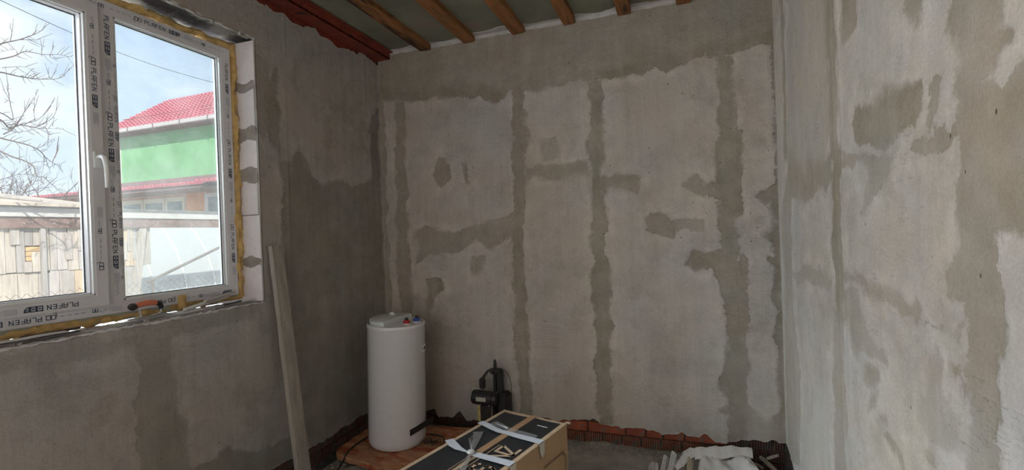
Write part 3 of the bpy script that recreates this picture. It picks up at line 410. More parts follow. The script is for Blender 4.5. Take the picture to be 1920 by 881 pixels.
# ---- floor: rough screed that dips into a hollow in the far right corner
X = np.linspace(0, RW, 130); Y = np.concatenate([np.linspace(-5.0, -1.8, 20, endpoint=False), np.linspace(-1.8, .03, 120)])
xx, yy = np.meshgrid(X, Y, indexing='ij')
zz = FZ-.012+.018*fbm(xx, yy, 4, 4, 50)+.012*fbm(xx, yy, 25, 3, 51)
dip = np.clip((xx-2.45)/.15, 0, 1)*np.clip((yy+.42)/.2, 0, 1); zz = zz-.075*dip
zz = zz-.05*np.clip((.25-xx)/.2, 0, 1)*(yy > -1.5)-.03*np.clip((yy+.12)/.1, 0, 1)*(xx < 1.3)
zz = zz-.022*np.clip((yy+.16)/.12, 0, 1)*(xx > 1.4)*(xx < 2.4)
g = MB(); n0, n1_ = xx.shape
g.v = [tuple(p) for p in np.stack([xx, yy, zz], -1).reshape(-1, 3).tolist()]; g.f = [(i*n1_+j, (i+1)*n1_+j, (i+1)*n1_+j+1, i*n1_+j+1) for i in range(n0-1) for j in range(n1_-1)]
floor = g.build('floor', M_FLOOR, smooth=True, kind='structure')
MB().box((-.4, -5.4, -.5), (RW+.4, .3, -.25)).build('subfloor', M_MORT, floor)
def floor_z(x, y):
    i = int(np.argmin(abs(X-x))); j = int(np.argmin(abs(Y-y))); return float(zz[i, j])
g = MB(); r = random.Random(12)
for k in range(900):
    t = r.random()
    if t < .62: x = r.uniform(1.35, 2.55); y = -abs(r.gauss(0, .09))-.005
    elif t < .85: x = abs(r.gauss(0, .10))+.01; y = r.uniform(-1.3, -.05)
    else: x = r.uniform(2.45, RW-.02); y = -abs(r.gauss(0, .15))-.01
    s = r.uniform(.003, .011) if t < .62 else r.uniform(.004, .016)
    z = floor_z(x, y)+s*.2; v = []
    for a in range(6): v.append((x+s*math.cos(a*1.05)*r.uniform(.7, 1.2), y+s*math.sin(a*1.05)*r.uniform(.7, 1.2), z+r.uniform(-.2, .3)*s))
    v += [(x+r.uniform(-.3, .3)*s, y, z+s*r.uniform(.5, .9)), (x, y, z-s)]
    g.add(v, [(a, (a+1) % 6, 6) for a in range(6)]+[((a+1) % 6, a, 7) for a in range(6)])
g.build('rubble', M_STONE, floor, kind='stuff')
# ---- ceiling: boards, joists, steel channel, seam strip
v = [(0, 0, 0)]; g = MB().box((-.33, -5.3, RH+.03), (RW+.35, .3, RH+.12)); ceiling = g.build('ceiling', M_SHEET, kind='structure')
jx = [(.385, .4885), (.757, .855), (1.146, 1.240), (1.519, 1.608), (1.895, 1.985), (2.262, 2.352), (2.64, 2.73)]
edges = [0.0]+[(a+b)/2 for a, b in jx]+[RW]
for i in range(len(edges)-1):
    for (ya, yb) in ((-5.0, -2.45), (-2.44, -1.22), (-1.21, .0)):
        n = 8; z0 = RH+rnd.uniform(-.001, .004); q = []
        for a in range(n+1):
            for b in range(n+1):
                x = edges[i]+.002+(edges[i+1]-edges[i]-.004)*a/n; y = ya+(yb-ya)*b/n
                q.append((x, y, z0+.010*float(fbm(np.array([x]), np.array([y]), 3, 2, 31)[0])))
        MB().add(q, [(a*(n+1)+b, a*(n+1)+b+1, (a+1)*(n+1)+b+1, (a+1)*(n+1)+b) for a in range(n) for b in range(n)]).build('ceiling_board', M_SHEET, ceiling, smooth=True)
for i, (a, b) in enumerate(jx):
    n = 26; v = []; r = random.Random(i)
    for k in range(n+1):
        y = -5.0+(5.0-.004)*k/n; e = [r.uniform(-.004, .004) for _ in range(4)]
        v += [(a+e[0], y, RH+.02), (a+e[0], y, RH-.034), (a+.008, y, RH-.042+e[2]*.4), (b-.008, y, RH-.042+e[3]*.4), (b+e[1], y, RH-.034), (b+e[1], y, RH+.02)]
    f = [(k*6+j, k*6+(j+1) % 6, (k+1)*6+(j+1) % 6, (k+1)*6+j) for k in range(n) for j in range(6)]+[tuple(range(6)), tuple(n*6+j for j in range(6))]
    MB().add(v, f).build('joist', M_JOIST, ceiling)
g = MB(); g.box((-.20, -5.0, 2.952), (.118, -.002, 2.962)); g.box((.108, -5.0, 2.952), (.118, -.002, RH+.02)); g.box((.118, -5.0, 2.998), (.150, -.002, 3.006)); g.box((-.03, -5.0, 2.90), (-.022, -.002, 2.96))
g.build('steel_channel', M_STEEL, ceiling, bevel=.002)
n = 150; v = []; r = random.Random(3)
for k in range(n+1):
    x = .12+(RW-.12)*k/n; h = .010+.010*float(fbm(np.array([x]), np.array([.3]), 8, 3, 91)[0])+r.uniform(0, .002); w_ = .035+.06*float(fbm(np.array([x]), np.array([.9]), 4, 3, 92)[0])
    v += [(x, -.001, RH-.02-h*.6), (x, -.004, RH-.018-h), (x, -.006-h*.5, RH-.004), (x, -w_-.012, RH+.001), (x, -w_-.02, RH+.012)]
MB().add(v, [(k*5+j, k*5+j+1, (k+1)*5+j+1, (k+1)*5+j) for k in range(n) for j in range(4)]).build('seam_strip', M_SEAM, ceiling, smooth=True)
# ================================================================== window_1
G = {'P': [[(0,0),(0,1),(.8,1),(.8,.48),(0,.48)]], 'L': [[(0,1),(0,0),(.75,0)]], 'A': [[(0,0),(0,.75),(.2,1),(.8,1),(.8,0)], [(0,.42),(.8,.42)]], 'F': [[(0,0),(0,1),(.75,1)], [(0,.5),(.65,.5)]],
     'E': [[(.75,1),(0,1),(0,0),(.75,0)], [(0,.5),(.7,.5)]], 'N': [[(0,0),(0,1),(.8,0),(.8,1)]], 'Z': [[(0,1),(.8,1),(0,0),(.8,0)]], 'S': [[(0,.12),(.12,0),(.68,0),(.8,.12),(.8,.4),(.68,.5),(.12,.5),(0,.62),(0,.88),(.12,1),(.68,1),(.8,.88)]],
     'n': [[(0,0),(0,.9),(.6,.9),(.6,0)]]}
def stroke(mb, pl, O, ux, uy, th, closed=False):
    P = [Vector(p) for p in pl]
    if closed: P = P+[P[0]]
    nrm = ux.cross(uy)
    for a, b in zip(P[:-1], P[1:]):
        d = (b-a); l = d.length
        if l < 1e-6: continue
        d = d/l; n = Vector((-d.y, d.x))*th/2; a2 = a-d*th*.45; b2 = b+d*th*.45
        q = [a2-n, b2-n, b2+n, a2+n]; mb.add([O+ux*p.x+uy*p.y for p in q], [(0,1,2,3)])
def word(mb, t, O, ux, uy, h, th, adv=1.22):
    x = 0
    for ch in t:
        for pl in G[ch]: stroke(mb, [(x+p[0]*h*.85, p[1]*h) for p in pl], O, ux, uy, th)
        x += h*adv*(.85 if ch != 'n' else .62)
    return x
def logo(mb, O, ux, uy, h, th):
    for k in (0, 1): stroke(mb, [(k*h*.95+h*p[0]*.8, h*p[1]*.9) for p in ((0,.1),(.1,0),(.9,0),(1,.1),(1,.9),(.9,1),(.1,1),(0,.9))], O, ux, uy, th, True)
    stroke(mb, [(-h*.05, h*.5), (-h*.3, h*.1), (-h*.2, -h*.35), (h*.3, -h*.5)], O, ux, uy, th*.7)
    return h*2
def icons(mb, O, ux, uy, h, th):
    for k in (0, 1):
        stroke(mb, [(k*h*1.15+h*p[0], h*p[1]) for p in ((0,0),(1,0),(1,1),(0,1))], O, ux, uy, th*1.4, True)
        stroke(mb, [(k*h*1.15+h*.35, h*.5), (k*h*1.15+h*.65, h*.5)], O, ux, uy, h*.3)
    stroke(mb, [(2.3*h+h*p[0], h*p[1]) for p in ((0,0),(.1,.95),(.9,1),(.85,.5),(.4,.05))], O, ux, uy, th*1.4, True)
    stroke(mb, [(2.3*h+h*.3, h*.45), (2.3*h+h*.65, h*.75)], O, ux, uy, h*.22)
    return h*3.4
def film_print(ink, fade, O, ux, uy, length, h, phase=0., seed=0):
    """the row of marks printed on the protective film, repeated along a profile"""
    r = random.Random(seed); O = Vector(O); ux = Vector(ux); uy = Vector(uy); th = h*.15
    seq = [('logo', .050), ('word', .115), ('icons', .075), ('lines', .060), ('dots', .035), ('nn', .045), ('dash', .095)]
    tot = sum(s[1] for s in seq); x = -((phase) % tot); k = 0
    while x < length:
        nm, wd = seq[k % 7]
        if x > 0 and x+wd*.9 < length:
            o = O+ux*x-uy*h/2
            if nm == 'logo': logo(ink, o+ux*h*.3, ux, uy, h*.95, th)
            elif nm == 'word': word(ink, 'PLAFEN', o, ux, uy, h*.9, th*1.05)
            elif nm == 'icons': icons(ink, o, ux, uy, h*.9, th)
            elif nm == 'lines':
                for j in range(5): stroke(fade, [(0, h*(.05+.24*j)), (wd*r.uniform(.6, .95), h*(.05+.24*j))], o, ux, uy, th*.4)
            elif nm == 'dots':
                for j in range(7): stroke(fade, [(h*.3*j, h*r.uniform(.1, .9)), (h*.3*j+h*.2, h*r.uniform(.1, .9))], o, ux, uy, th*.6)
            elif nm == 'nn': word(ink, 'nn', o, ux, uy, h*.8, th)
            else:
                for j in range(4): stroke(ink if j < 2 else fade, [(wd*.25*j, h*.45), (wd*.25*j+wd*.15, h*.45)], o, ux, uy, th*.7)
        x += wd; k += 1
win = bpy.data.objects.new('window_1', None); C.objects.link(win); win['kind'] = 'structure'; win.location = (-.17, -1.9, WZ0)
XF, XB = -.140, -.186
FY0, FY1, FZ0, FZ1 = -2.571, -1.225, 1.250, 2.640      # outer frame
g = MB()
g.box((XB, FY1-.062, FZ0), (XF, FY1, FZ1)); g.box((XB, FY0, FZ0), (XF, FY0+.062, FZ1)); g.box((XB+.001, FY0, FZ1-.060), (XF-.0004, FY1, FZ1-.0005)); g.box((XB+.001, FY0+.0005, FZ0+.0005), (XF-.0004, FY1, FZ0+.055)); g.box((XB+.0012, -1.890, FZ0+.01), (XF-.0003, -1.812, FZ1-.01))
frame = g.build('frame', M_PVC, win, bevel=.004)
MB().box((XB+.01, FY0+.01, WZ0+.004), (XF-.012, FY1-.01, FZ0)).build('base_profile', mat('grey_green_profile', (.36, .37, .31), .6, var=.06), win)
def beads(y0, y1, z0, z1, xf, parent):   # stepped glazing bead all round, gasket line, pane
    gx = XB+.012
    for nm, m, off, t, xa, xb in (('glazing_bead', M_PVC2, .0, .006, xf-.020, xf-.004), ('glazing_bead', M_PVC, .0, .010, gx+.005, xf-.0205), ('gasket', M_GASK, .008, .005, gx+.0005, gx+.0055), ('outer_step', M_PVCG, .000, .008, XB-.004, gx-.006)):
        g = MB(); a, b, c, d = y0+off, y1-off, z0+off, z1-off
        g.box((xa, a, c), (xb, a+t, d)); g.box((xa, b-t, c), (xb, b, d)); g.box((xa, a, c), (xb, b, c+t)); g.box((xa, a, d-t), (xb, b, d)); g.build(nm, m, parent)
    gl = MB().box((gx-.004, y0+.006, z0+.006), (gx, y1-.006, z1-.006))
    return gl
GL1 = glass('dusty_glass', .19); GL2 = glass('clear_glass', .08, (.95, .975, .98))
beads(-1.812, FY1-.062, FZ0+.055, FZ1-.060, XF, frame).build('glass', GL1, frame)
SX = -.120
g = MB(); a, b, c, d = FY0+.045, -1.882, 1.293, 2.600; t = .052
g.box((XF, a, c), (SX, a+t, d)); g.box((XF, b-t, c), (SX, b, d)); g.box((XF, a, c+.0005), (SX-.0004, b, c+t)); g.box((XF, a, d-t), (SX-.0004, b, d-.0005))
g.box((XB+.004, a+.015, c+.01), (XF, a+t, d-.01)); g.box((XB+.01, b-t, c+.01), (XF, b-.012, d-.01)); g.box((XB+.01, a+.015, c+.015), (XF, b-.012, c+t)); g.box((XB+.01, a+.015, d-t), (XF, b-.012, d-.015))
sash = g.build('sash', M_PVC, win, bevel=.004)
beads(a+t, b-t, c+t, d-t, SX, sash).build('glass', GL2, sash)
ink, fade = MB(), MB(); e = .0008
film_print(ink, fade, (XF+e, -1.842, 2.60), (0,0,-1), (0,1,0), 1.30, .019, .02, 1)
film_print(fade, fade, (XF+e, -1.818, 2.45), (0,0,-1), (0,1,0), 1.1, .013, .25, 2)
film_print(ink, fade, (XF+e, -1.252, 2.57), (0,0,-1), (0,1,0), 1.26, .017, .03, 3)
film_print(ink, fade, (XF+e, -2.5, 2.612), (0,1,0), (0,0,1), 1.26, .018, .18, 4)
film_print(ink, fade, (XF+e, -1.24, 1.273), (0,-1,0), (0,0,-1), 1.28, .018, .13, 5)
ink.build('lettering', M_INK, frame); fade.build('faded_lettering', M_INK2, frame)
ink, fade = MB(), MB()
film_print(ink, fade, (SX+e, -1.909, 2.56), (0,0,-1), (0,1,0), .50, .018, .28, 6); film_print(ink, fade, (SX+e, -1.909, 1.79), (0,0,-1), (0,1,0), .44, .018, .17, 7)
film_print(ink, fade, (SX+e, -1.95, 1.317), (0,-1,0), (0,0,-1), .56, .019, .0, 8); film_print(ink, fade, (SX+e, -2.50, 2.573), (0,1,0), (0,0,1), .56, .018, .2, 9)
ink.build('lettering', M_INK, sash); fade.build('faded_lettering', M_INK2, sash)
g = MB().box((SX, -1.927, 1.885), (SX+.011, -1.897, 1.955)); pts = [(SX+.008, -1.912, 1.932), (SX+.032, -1.912, 1.934), (SX+.045, -1.911, 1.930), (SX+.052, -1.909, 1.915), (SX+.053, -1.906, 1.88), (SX+.050, -1.904, 1.83), (SX+.046, -1.904, 1.80)]
g.tube(pts, [.009, .009, .0105, .011, .010, .009, .0075], 12); g.build('handle', M_PVC2, sash, bevel=.002, smooth=True)
# mounting foam squeezed out round the frame
def foam_bar(P0, P1, r0, seed, n=110, flat=(1,1,1)):
    r = random.Random(seed); P0 = Vector(P0); P1 = Vector(P1); g = MB(); m = 12; v = []
    t = (P1-P0).normalized(); u = Vector((1,0,0)); q = t.cross(u)
    for i in range(n+1):
        s = i/n; c = P0.lerp(P1, s)
        for k in range(m):
            a = k*2*math.pi/m; rr = r0*(1+.85*float(fbm(np.array([s*(P1-P0).length]), np.array([a*.05+seed]), 14, 3, seed)[0])+.5*float(fbm(np.array([s*(P1-P0).length*1.0]), np.array([a*.3]), 45, 2, seed+3)[0]))
            v.append(c+u*math.cos(a)*rr*flat[0]+q*math.sin(a)*rr*flat[1])
    return g.add(v, [(i*m+k, i*m+(k+1) % m, (i+1)*m+(k+1) % m, (i+1)*m+k) for i in range(n) for k in range(m)])
g = foam_bar((-.158, -1.204, 1.235), (-.158, -1.204, 2.67), .024, 1, 160); h = foam_bar((-.164, -2.55, 2.668), (-.164, -1.19, 2.664), .020, 2, 130); g.add(h.v, h.f)
h = foam_bar((-.166, -2.57, 1.226), (-.166, -1.20, 1.232), .019, 3, 130, (1.2, 1)); g.add(h.v, h.f); h = foam_bar((-.150, -2.592, 1.24), (-.150, -2.592, 2.66), .022, 4, 60); g.add(h.v, h.f)
g.build('mounting_foam', M_FOAM, win, smooth=True)
g = foam_bar((-.130, -1.560, 1.225), (-.134, -1.556, 1.292), .015, 9, 20); g.f += [tuple(range(12)), tuple(20*12+k for k in range(12))]; g.build('foam_lump', M_FOAM, win, smooth=True)
reparent_world(win)
# ================================================================== things on the sill
t = thing('trowel', 'small smoothing trowel with an orange and black grip lying on the window sill', 'trowel', (-.07, -1.76, 1.223))
M = rot('Z', .0, (-.07, -1.76, 1.22))
MB().box((-.095, -1.845, 1.2205), (-.035, -1.665, 1.2235), rot('Z', .12, (-.07, -1.75, 1.22))).build('blade', M_METAL, t)
g = MB().tube([(-.07, -1.815, 1.277), (-.07, -1.80, 1.282), (-.069, -1.775, 1.286), (-.068, -1.745, 1.285), (-.067, -1.725, 1.280)], [.011, .013, .014, .0135, .012], 12); g.build('grip', M_ORANGE, t, smooth=True)
g = MB().tube([(-.07, -1.838, 1.270), (-.07, -1.828, 1.272), (-.07, -1.812, 1.278)], [.006, .013, .0125], 12); g.build('grip_end', M_BLACK, t, smooth=True); g = MB().tube([(-.067, -1.728, 1.281), (-.067, -1.712, 1.276), (-.067, -1.706, 1.262), (-.067, -1.706, 1.25)], [.0125, .0125, .010, .008], 12); g.build('grip_end', M_BLACK, t, smooth=True)
MB().tube([(-.067, -1.706, 1.255), (-.067, -1.708, 1.236), (-.067, -1.72, 1.226), (-.069, -1.75, 1.225)], .004, 8).build('tang', M_METAL, t, smooth=True)
MB().tube([(-.07, -1.80, 1.27), (-.07, -1.795, 1.24), (-.07, -1.79, 1.226)], .004, 8).build('tang', M_METAL, t, smooth=True)
reparent_world(t)
def strip(label, a, b, w_, h, m, z0, z1, tw=0, name='offcut_strip'):
    a = Vector((a[0], a[1], z0)); b = Vector((b[0], b[1], z1)); d = (b-a).normalized(); s = d.cross(Vector((0,0,1))).normalized(); s = (Matrix.Rotation(tw, 3, d) @ s); u = s.cross(d); n = 8; v = []
    r = random.Random(int(abs(a.y)*1000))
    for k in range(n+1):
        c = a.lerp(b, k/n)+u*(r.uniform(-.0012, .0012))
        ww = w_*(1 if 0 < k < n else .85)
        v += [c-s*ww/2, c+s*ww/2, c+s*ww/2+u*h, c-s*ww/2+u*h]
    g = MB().add(v, [(k*4+j, k*4+(j+1) % 4, (k+1)*4+(j+1) % 4, (k+1)*4+j) for k in range(n) for j in range(4)]+[(3,2,1,0), tuple(n*4+j for j in range(4))])
    return tag(g.build(name, m), label, 'strip', 'offcuts lying on the window sill')
strip('long dark-edged strip lying along the left end of the window sill', (-.018, -2.42), (-.010, -2.06), .030, .005, M_STRIPD, 1.2185, 1.2185)
strip('thin white strip lying on the long dark-edged strip at the left end of the sill', (-.040, -2.44), (-.024, -2.09), .040, .004, M_STRIP, 1.2245, 1.2245)
strip('short dark brown sliver lying close to the frame at the left end of the sill', (-.085, -2.20), (-.078, -2.02), .022, .006, mat('dark_brown_bark', (.07, .03, .02), .8), 1.220, 1.221)
strip('flat whitish board lying under the pile of strips right of the trowel', (-.035, -1.67), (-.040, -1.42), .055, .006, M_STRIP, 1.2185, 1.2185)
strip('pale grey strip slanting across the pile right of the trowel', (-.030, -1.62), (-.105, -1.33), .024, .008, M_STRIP, 1.228, 1.250, .2)
strip('topmost thin light batten leaning on the window frame at the right end of the sill', (-.055, -1.50), (-.128, -1.27), .016, .010, mat('light_batten', (.50, .47, .43), .7, var=.15), 1.247, 1.263, .3)
strip('dark grey strip at the bottom of the pile near the right end of the sill', (-.016, -1.47), (-.030, -1.31), .022, .008, M_STRIPD, 1.2185, 1.224)
strip('wide white piece at the right end of the window sill beside the block jamb', (-.055, -1.40), (-.060, -1.225), .075, .007, mat('clean_white_strip', (.75, .74, .76), .6, var=.05), 1.226, 1.221)
strip('short crumpled grey piece resting on the front edge of the sill under the pile', (-.012, -1.55), (-.014, -1.43), .018, .006, mat('crumpled_grey', (.36, .34, .35), .7, var=.3, scale=40), 1.2185, 1.220)
# ================================================================== leaning plank
pA = Vector((.030, -1.12, 1.52)); pB = Vector((.17, -1.105, floor_z(.17, -1.105)+.004)); d = (pB-pA).normalized(); s = Vector((0, 1, 0)); s = (s-d*s.dot(d)).normalized(); u = s.cross(d)
if u.x < 0: u = -u
n = 20; v = []; r = random.Random(8)
for k in range(n+1):
    c = pA.lerp(pB, k/n); w2 = .040+.006*k/n
    e = lambda: r.uniform(-.0012, .0012)
    v += [c-s*(w2+e())-u*.018, c+s*(w2+e())-u*.018, c+s*(w2+e())+u*.014, c-s*(w2+e())+u*.014]
leanp = MB().add(v, [(k*4+j, k*4+(j+1) % 4, (k+1)*4+(j+1) % 4, (k+1)*4+j) for k in range(n) for j in range(4)]+[(3,2,1,0), tuple(n*4+j for j in range(4))]).build('plank', M_PLANK, bevel=.002)
tag(leanp, 'tall grey plaster-stained plank leaning against the wall right of the window', 'plank')
# ================================================================== slab under the heater
out = [(.045, -.675), (.035, -.50), (.040, -.30), (.30, -.235), (.60, -.175), (.95, -.125), (1.10, -.42), (1.02, -.92), (.80, -.875), (.60, -.835), (.36, -.80), (.16, -.765), (.075, -.735)]
P = []
for i in range(len(out)):
    a = Vector(out[i]); b = Vector(out[(i+1) % len(out)]); n = max(2, int((b-a).length/.022))
    for k in range(n): q = a.lerp(b, k/n); P.append((q.x+rnd.uniform(-.003, .003), q.y+rnd.uniform(-.004, .004)))
t = thing('timber_slab', 'worn orange-brown timber slab lying on the floor under the white water heater', 'board', (.5, -.5, .11))
MB().prism(P, .112, .150).build('board', M_BOARD, t, bevel=.004, seg=1)
for (x0, y0, x1, y1) in ((.10, -.70, .26, -.60), (.30, -.785, .52, -.70), (.55, -.80, .86, -.66), (.62, -.30, .92, -.26)):
    n = 10; Q = []
    for k in range(n): Q.append((x0+(x1-x0)*k/n, y0+rnd.uniform(-.006, .006)))
    for k in range(n): Q.append((x1-(x1-x0)*k/n, y1+rnd.uniform(-.008, .008)))
    MB().prism(Q, .1495, .1535+rnd.uniform(0, .001)).build('splintered_layer', M_BOARD, t)
reparent_world(t)
# ================================================================== water heater
hx, hy, hr, hb, ht = .377, -.478, .192, .155, .968
T = Matrix.Translation((hx, hy, hb)) @ Matrix.Rotation(math.radians(1.9), 4, Vector((.25, 1, 0))) @ Matrix.Rotation(0, 4, 'Z')
t = thing('water_heater', 'tall white cylindrical water heater standing on the orange slab in the corner', 'water heater', (hx, hy, hb))
H = ht-hb
MB().lathe([(.05, 0), (hr-.035, .0), (hr-.014, .006), (hr-.003, .022), (hr, .045), (hr, H-.022), (hr+.0015, H-.020), (hr+.0015, H-.006), (hr-.003, H), (hr-.010, H+.001), (hr-.014, H-.010), (.05, H-.006)], 96, T).build('body', M_WHITE, t, smooth=True)
MB().lathe([(.02, -.001), (.13, -.001), (.135, -.004), (.13, -.004), (.02, -.004)], 48, T).build('foot_ring', M_BLACK, t)
# raised cover: a disc cut straight on its back right side
ang0 = math.radians(-3); nA = Vector((math.cos(ang0), math.sin(ang0)))
def dcut(R_, cut):
    P = []; a0 = math.acos(cut/R_); n = 44
    for k in range(n+1): a = ang0+a0+(2*math.pi-2*a0)*k/n; P.append((R_*math.cos(a)-.015, R_*math.sin(a)-.002))
    return P
lo_, hi_ = dcut(.162, .034), dcut(.148, .029); n = len(lo_); v = [T @ Vector((x, y, H-.009)) for x, y in lo_]+[T @ Vector((x, y, H+.026)) for x, y in lo_]+[T @ Vector((x, y, H+.034)) for x, y in hi_]
MB().add(v, [tuple(2*n+k for k in range(n))]+[(j*n+k, j*n+(k+1) % n, (j+1)*n+(k+1) % n, (j+1)*n+k) for j in (0, 1) for k in range(n)]).build('cover', M_LID, t, smooth=True)
MB().add([T @ Vector((-.075+.022*math.cos(a)*q, .062+.010*math.sin(a)*q, H+.032+hh)) for hh, q in ((0, 1), (.012, .9), (.020, .4)) for a in [k*math.pi/5 for k in range(10)]], [(j*10+k, j*10+(k+1) % 10, (j+1)*10+(k+1) % 10, (j+1)*10+k) for j in (0, 1) for k in range(10)]+[tuple(20+k for k in range(10))]).build('cover_tab', M_LID, t, smooth=True)
for (px, py, m, nm) in ((.084, -.005, M_RED, 'red connector cap'), (.112, .078, M_BLUE, 'blue connector cap')):
    o = MB().lathe([(.031, H-.010), (.031, H-.004), (.028, H-.001), (.010, H-.001)], 24, T @ Matrix.Translation((px, py, 0))).build('collar', M_WHITE, t, smooth=True)
    o = MB().lathe([(.023, H-.003), (.024, H+.012), (.019, H+.018), (.010, H+.020)], 10, T @ Matrix.Translation((px, py, 0))).build('pipe_connector', m, t, smooth=True, label=nm)
    MB().lathe([(.012, H+.016), (.012, H+.032), (.009, H+.034), (.001, H+.034)], 12, T @ Matrix.Translation((px, py, 0))).build('plug', M_BLACK, o, smooth=True)
# sticker with socket mark on the right flank
def on_body(a, z, dr=0): return T @ Vector(((hr+dr)*math.cos(a), (hr+dr)*math.sin(a), z))
def patch(a0, a1, z0, z1, dr, n=6):
    v = [on_body(a0+(a1-a0)*k/n, z, dr) for z in (z0, z1) for k in range(n+1)]; return MB().add(v, [(k, k+1, n+2+k, n+1+k) for k in range(n)])
a_ = math.radians(13)
g = patch(a_-.26, a_+.22, .618, .662, .0012); g.build('sticker', mat('white_sticker', (.75, .76, .74), .5, var=.02), t)
g = MB().lathe([(.0135, 0), (.0135, .002), (.004, .002)], 16, Matrix.Translation(on_body(a_+.02, .640, .001)) @ Matrix.Rotation(a_+.02, 4, 'Z') @ Matrix.Rotation(math.pi/2, 4, 'Y')); h = patch(a_-.19, a_-.15, .630, .650, .002, 2); g.add(h.v, h.f); g.build('sticker_mark', M_BLACK, t)
bk = MB(); c0 = Vector((.545, -.590, .268)); c1 = Vector((.612, -.395, .292)); d = (c1-c0).normalized(); n_ = Vector((d.y, -d.x, 0)).normalized()
for za, zb, o1 in ((-.020, .020, 0),):
    v = []
    for o1 in (0, .006):
        for c in (c0, c1):
            for z in (-.020, .020): v.append(c+n_*o1+Vector((0, 0, z)))
    bk.add(v, [(0,1,3,2),(4,6,7,5),(0,4,5,1),(2,3,7,6),(0,2,6,4),(1,5,7,3)])
for k in range(5):
    c = c0.lerp(c1, .1+.2*k)+n_*.0065; bk.tube([c, c+n_*.003], .007 if k % 2 == 0 else .004, 8)
c = c0.lerp(c1, .35); bk.tube([c, c-n_*.03], .012, 8)
bk.build('wall_bracket', M_BLACK2, t, bevel=.0015)
reparent_world(t)
def curve3(P, n=10):
    P = [Vector(p) for p in P]; out = []
    for i in range(len(P)-1):
        p0, p1, p2, p3 = P[max(i-1, 0)], P[i], P[i+1], P[min(i+2, len(P)-1)]
        for k in range(n):
            s = k/n; out.append(.5*((2*p1)+(p2-p0)*s+(2*p0-5*p1+4*p2-p3)*s*s+(3*p1-3*p2+p3-p0)*s**3))
    return out+[P[-1]]
o = MB().tube(curve3([(.27, -.275, .157), (.165, -.38, .157), (.14, -.52, .157), (.145, -.66, .158), (.165, -.745, .157), (.175, -.80, .125), (.20, -.92, .105), (.24, -1.15, .10)]), .0052, 8).build('power_cable', M_BLACK, smooth=True)
tag(o, 'black power cable running from behind the water heater over the slab to the left', 'cable')
o = MB().tube(curve3([(.545, -.345, .160), (.61, -.375, .172), (.68, -.40, .176), (.715, -.45, .168), (.72, -.52, .157), (.76, -.60, .156)]), .005, 8).build('power_cable', M_BLACK, smooth=True)
tag(o, 'black cable looping on the slab between the water heater and the cardboard box', 'cable')
g = MB(); r = random.Random(21)
for k in range(9):
    c = Vector((.63+r.uniform(-.04, .05), -.49+r.uniform(-.04, .04), .162)); P = []; rr = r.uniform(.02, .05); ph = r.uniform(0, 6)
    for j in range(9): a = ph+j*.75; P.append(c+Vector((rr*math.cos(a)*r.uniform(.7, 1.2), rr*.8*math.sin(a)*r.uniform(.7, 1.2), .004+r.uniform(0, .03))))
    g.tube(curve3(P, 4), .0016, 5)
tag(g.build('wire_tangle', M_BLACK2, smooth=True), 'tangle of thin dark wire lying on the slab right of the water heater', 'wire')
# ================================================================== black power tool by the back wall
t = thing('power_tool', 'black electric power tool standing upright against the back wall behind the box', 'power tool', (.93, -.10, FZ))
zf = floor_z(.92, -.12)+.002
g = MB().box((.860, -.165, zf+.02), (.965, -.075, .325)); g.build('lower_housing', M_BLACK2, t, bevel=.006)
MB().box((.845, -.185, zf), (.985, -.05, zf+.022)).build('base_plate', M_BLACK, t, bevel=.004)
MB().lathe([(.030, 0), (.045, .006), (.050, .016), (.051, .135), (.047, .142), (.030, .144)], 28, Matrix.Translation((.795, -.145, .377)) @ Matrix.Rotation(math.radians(3), 4, 'Y') @ Matrix.Rotation(math.pi/2, 4, 'Y') ).build('motor_housing', M_BLACK, t, smooth=True)
MB().lathe([(.047, 0), (.047, .012), (.042, .014), (.042, .020), (.046, .022), (.044, .048), (.03, .052)], 28, Matrix.Translation((.938, -.145, .369)) @ Matrix.Rotation(math.pi/2, 4, 'Y')).build('motor_cap', M_BLACK2, t, smooth=True)
MB().box((.845, -.2005, .365), (.918, -.1955, .392), rot('X', .05, (.88, -.198, .38))).build('label_plate', mat('worn_label', (.50, .48, .43), .6, var=.35, scale=90), t)
MB().box((.975, -.120, .16), (1.055, -.020, .400)).build('side_housing', M_BLACK, t, bevel=.014, smooth=True)
MB().box((.835, -.150, .20), (.857, -.115, .315)).build('yellow_label', mat('yellow_label', (.52, .44, .16), .6, var=.4, scale=60), t)
MB().tube([(.955, -.172, .33), (.953, -.176, .22), (.950, -.176, .13)], .0035, 8).build('rod', M_METAL, t, smooth=True)
MB().tube([(.865, -.172, .328), (.865, -.178, .328)], .006, 8).build('bolt', M_METAL, t)
MB().tube([(.935, -.172, .33), (.935, -.180, .33)], .006, 8).build('bolt', M_METAL, t)
g = MB().box((.945, -.115, .405), (.966, -.070, .560)); g.box((.972, -.110, .40), (1.012, -.065, .555)); g.box((.925, -.115, .535), (1.005, -.068, .572)); g.build('upright_frame', M_BLACK, t, bevel=.005)
MB().tube([(.868, -.12, .43), (.862, -.12, .47), (.872, -.118, .51), (.905, -.11, .553), (.94, -.10, .570)], [.014, .015, .011, .009, .009], 10).build('handle', M_BLACK2, t, smooth=True)
MB().tube([(.958, -.09, .570), (.957, -.09, .60), (.955, -.09, .63), (.954, -.09, .638)], [.010, .013, .009, .003], 10).build('lever', M_BLACK, t, smooth=True)
MB().box((.842, -.135, .425), (.885, -.095, .505)).build('switch_box', M_BLACK, t, bevel=.01, smooth=True)
MB().tube(curve3([(1.0, -.06, .56), (1.035, -.05, .53), (1.055, -.04, .46), (1.06, -.04, .38)]), .002, 6).build('wire', M_BLACK, t, smooth=True)
reparent_world(t)
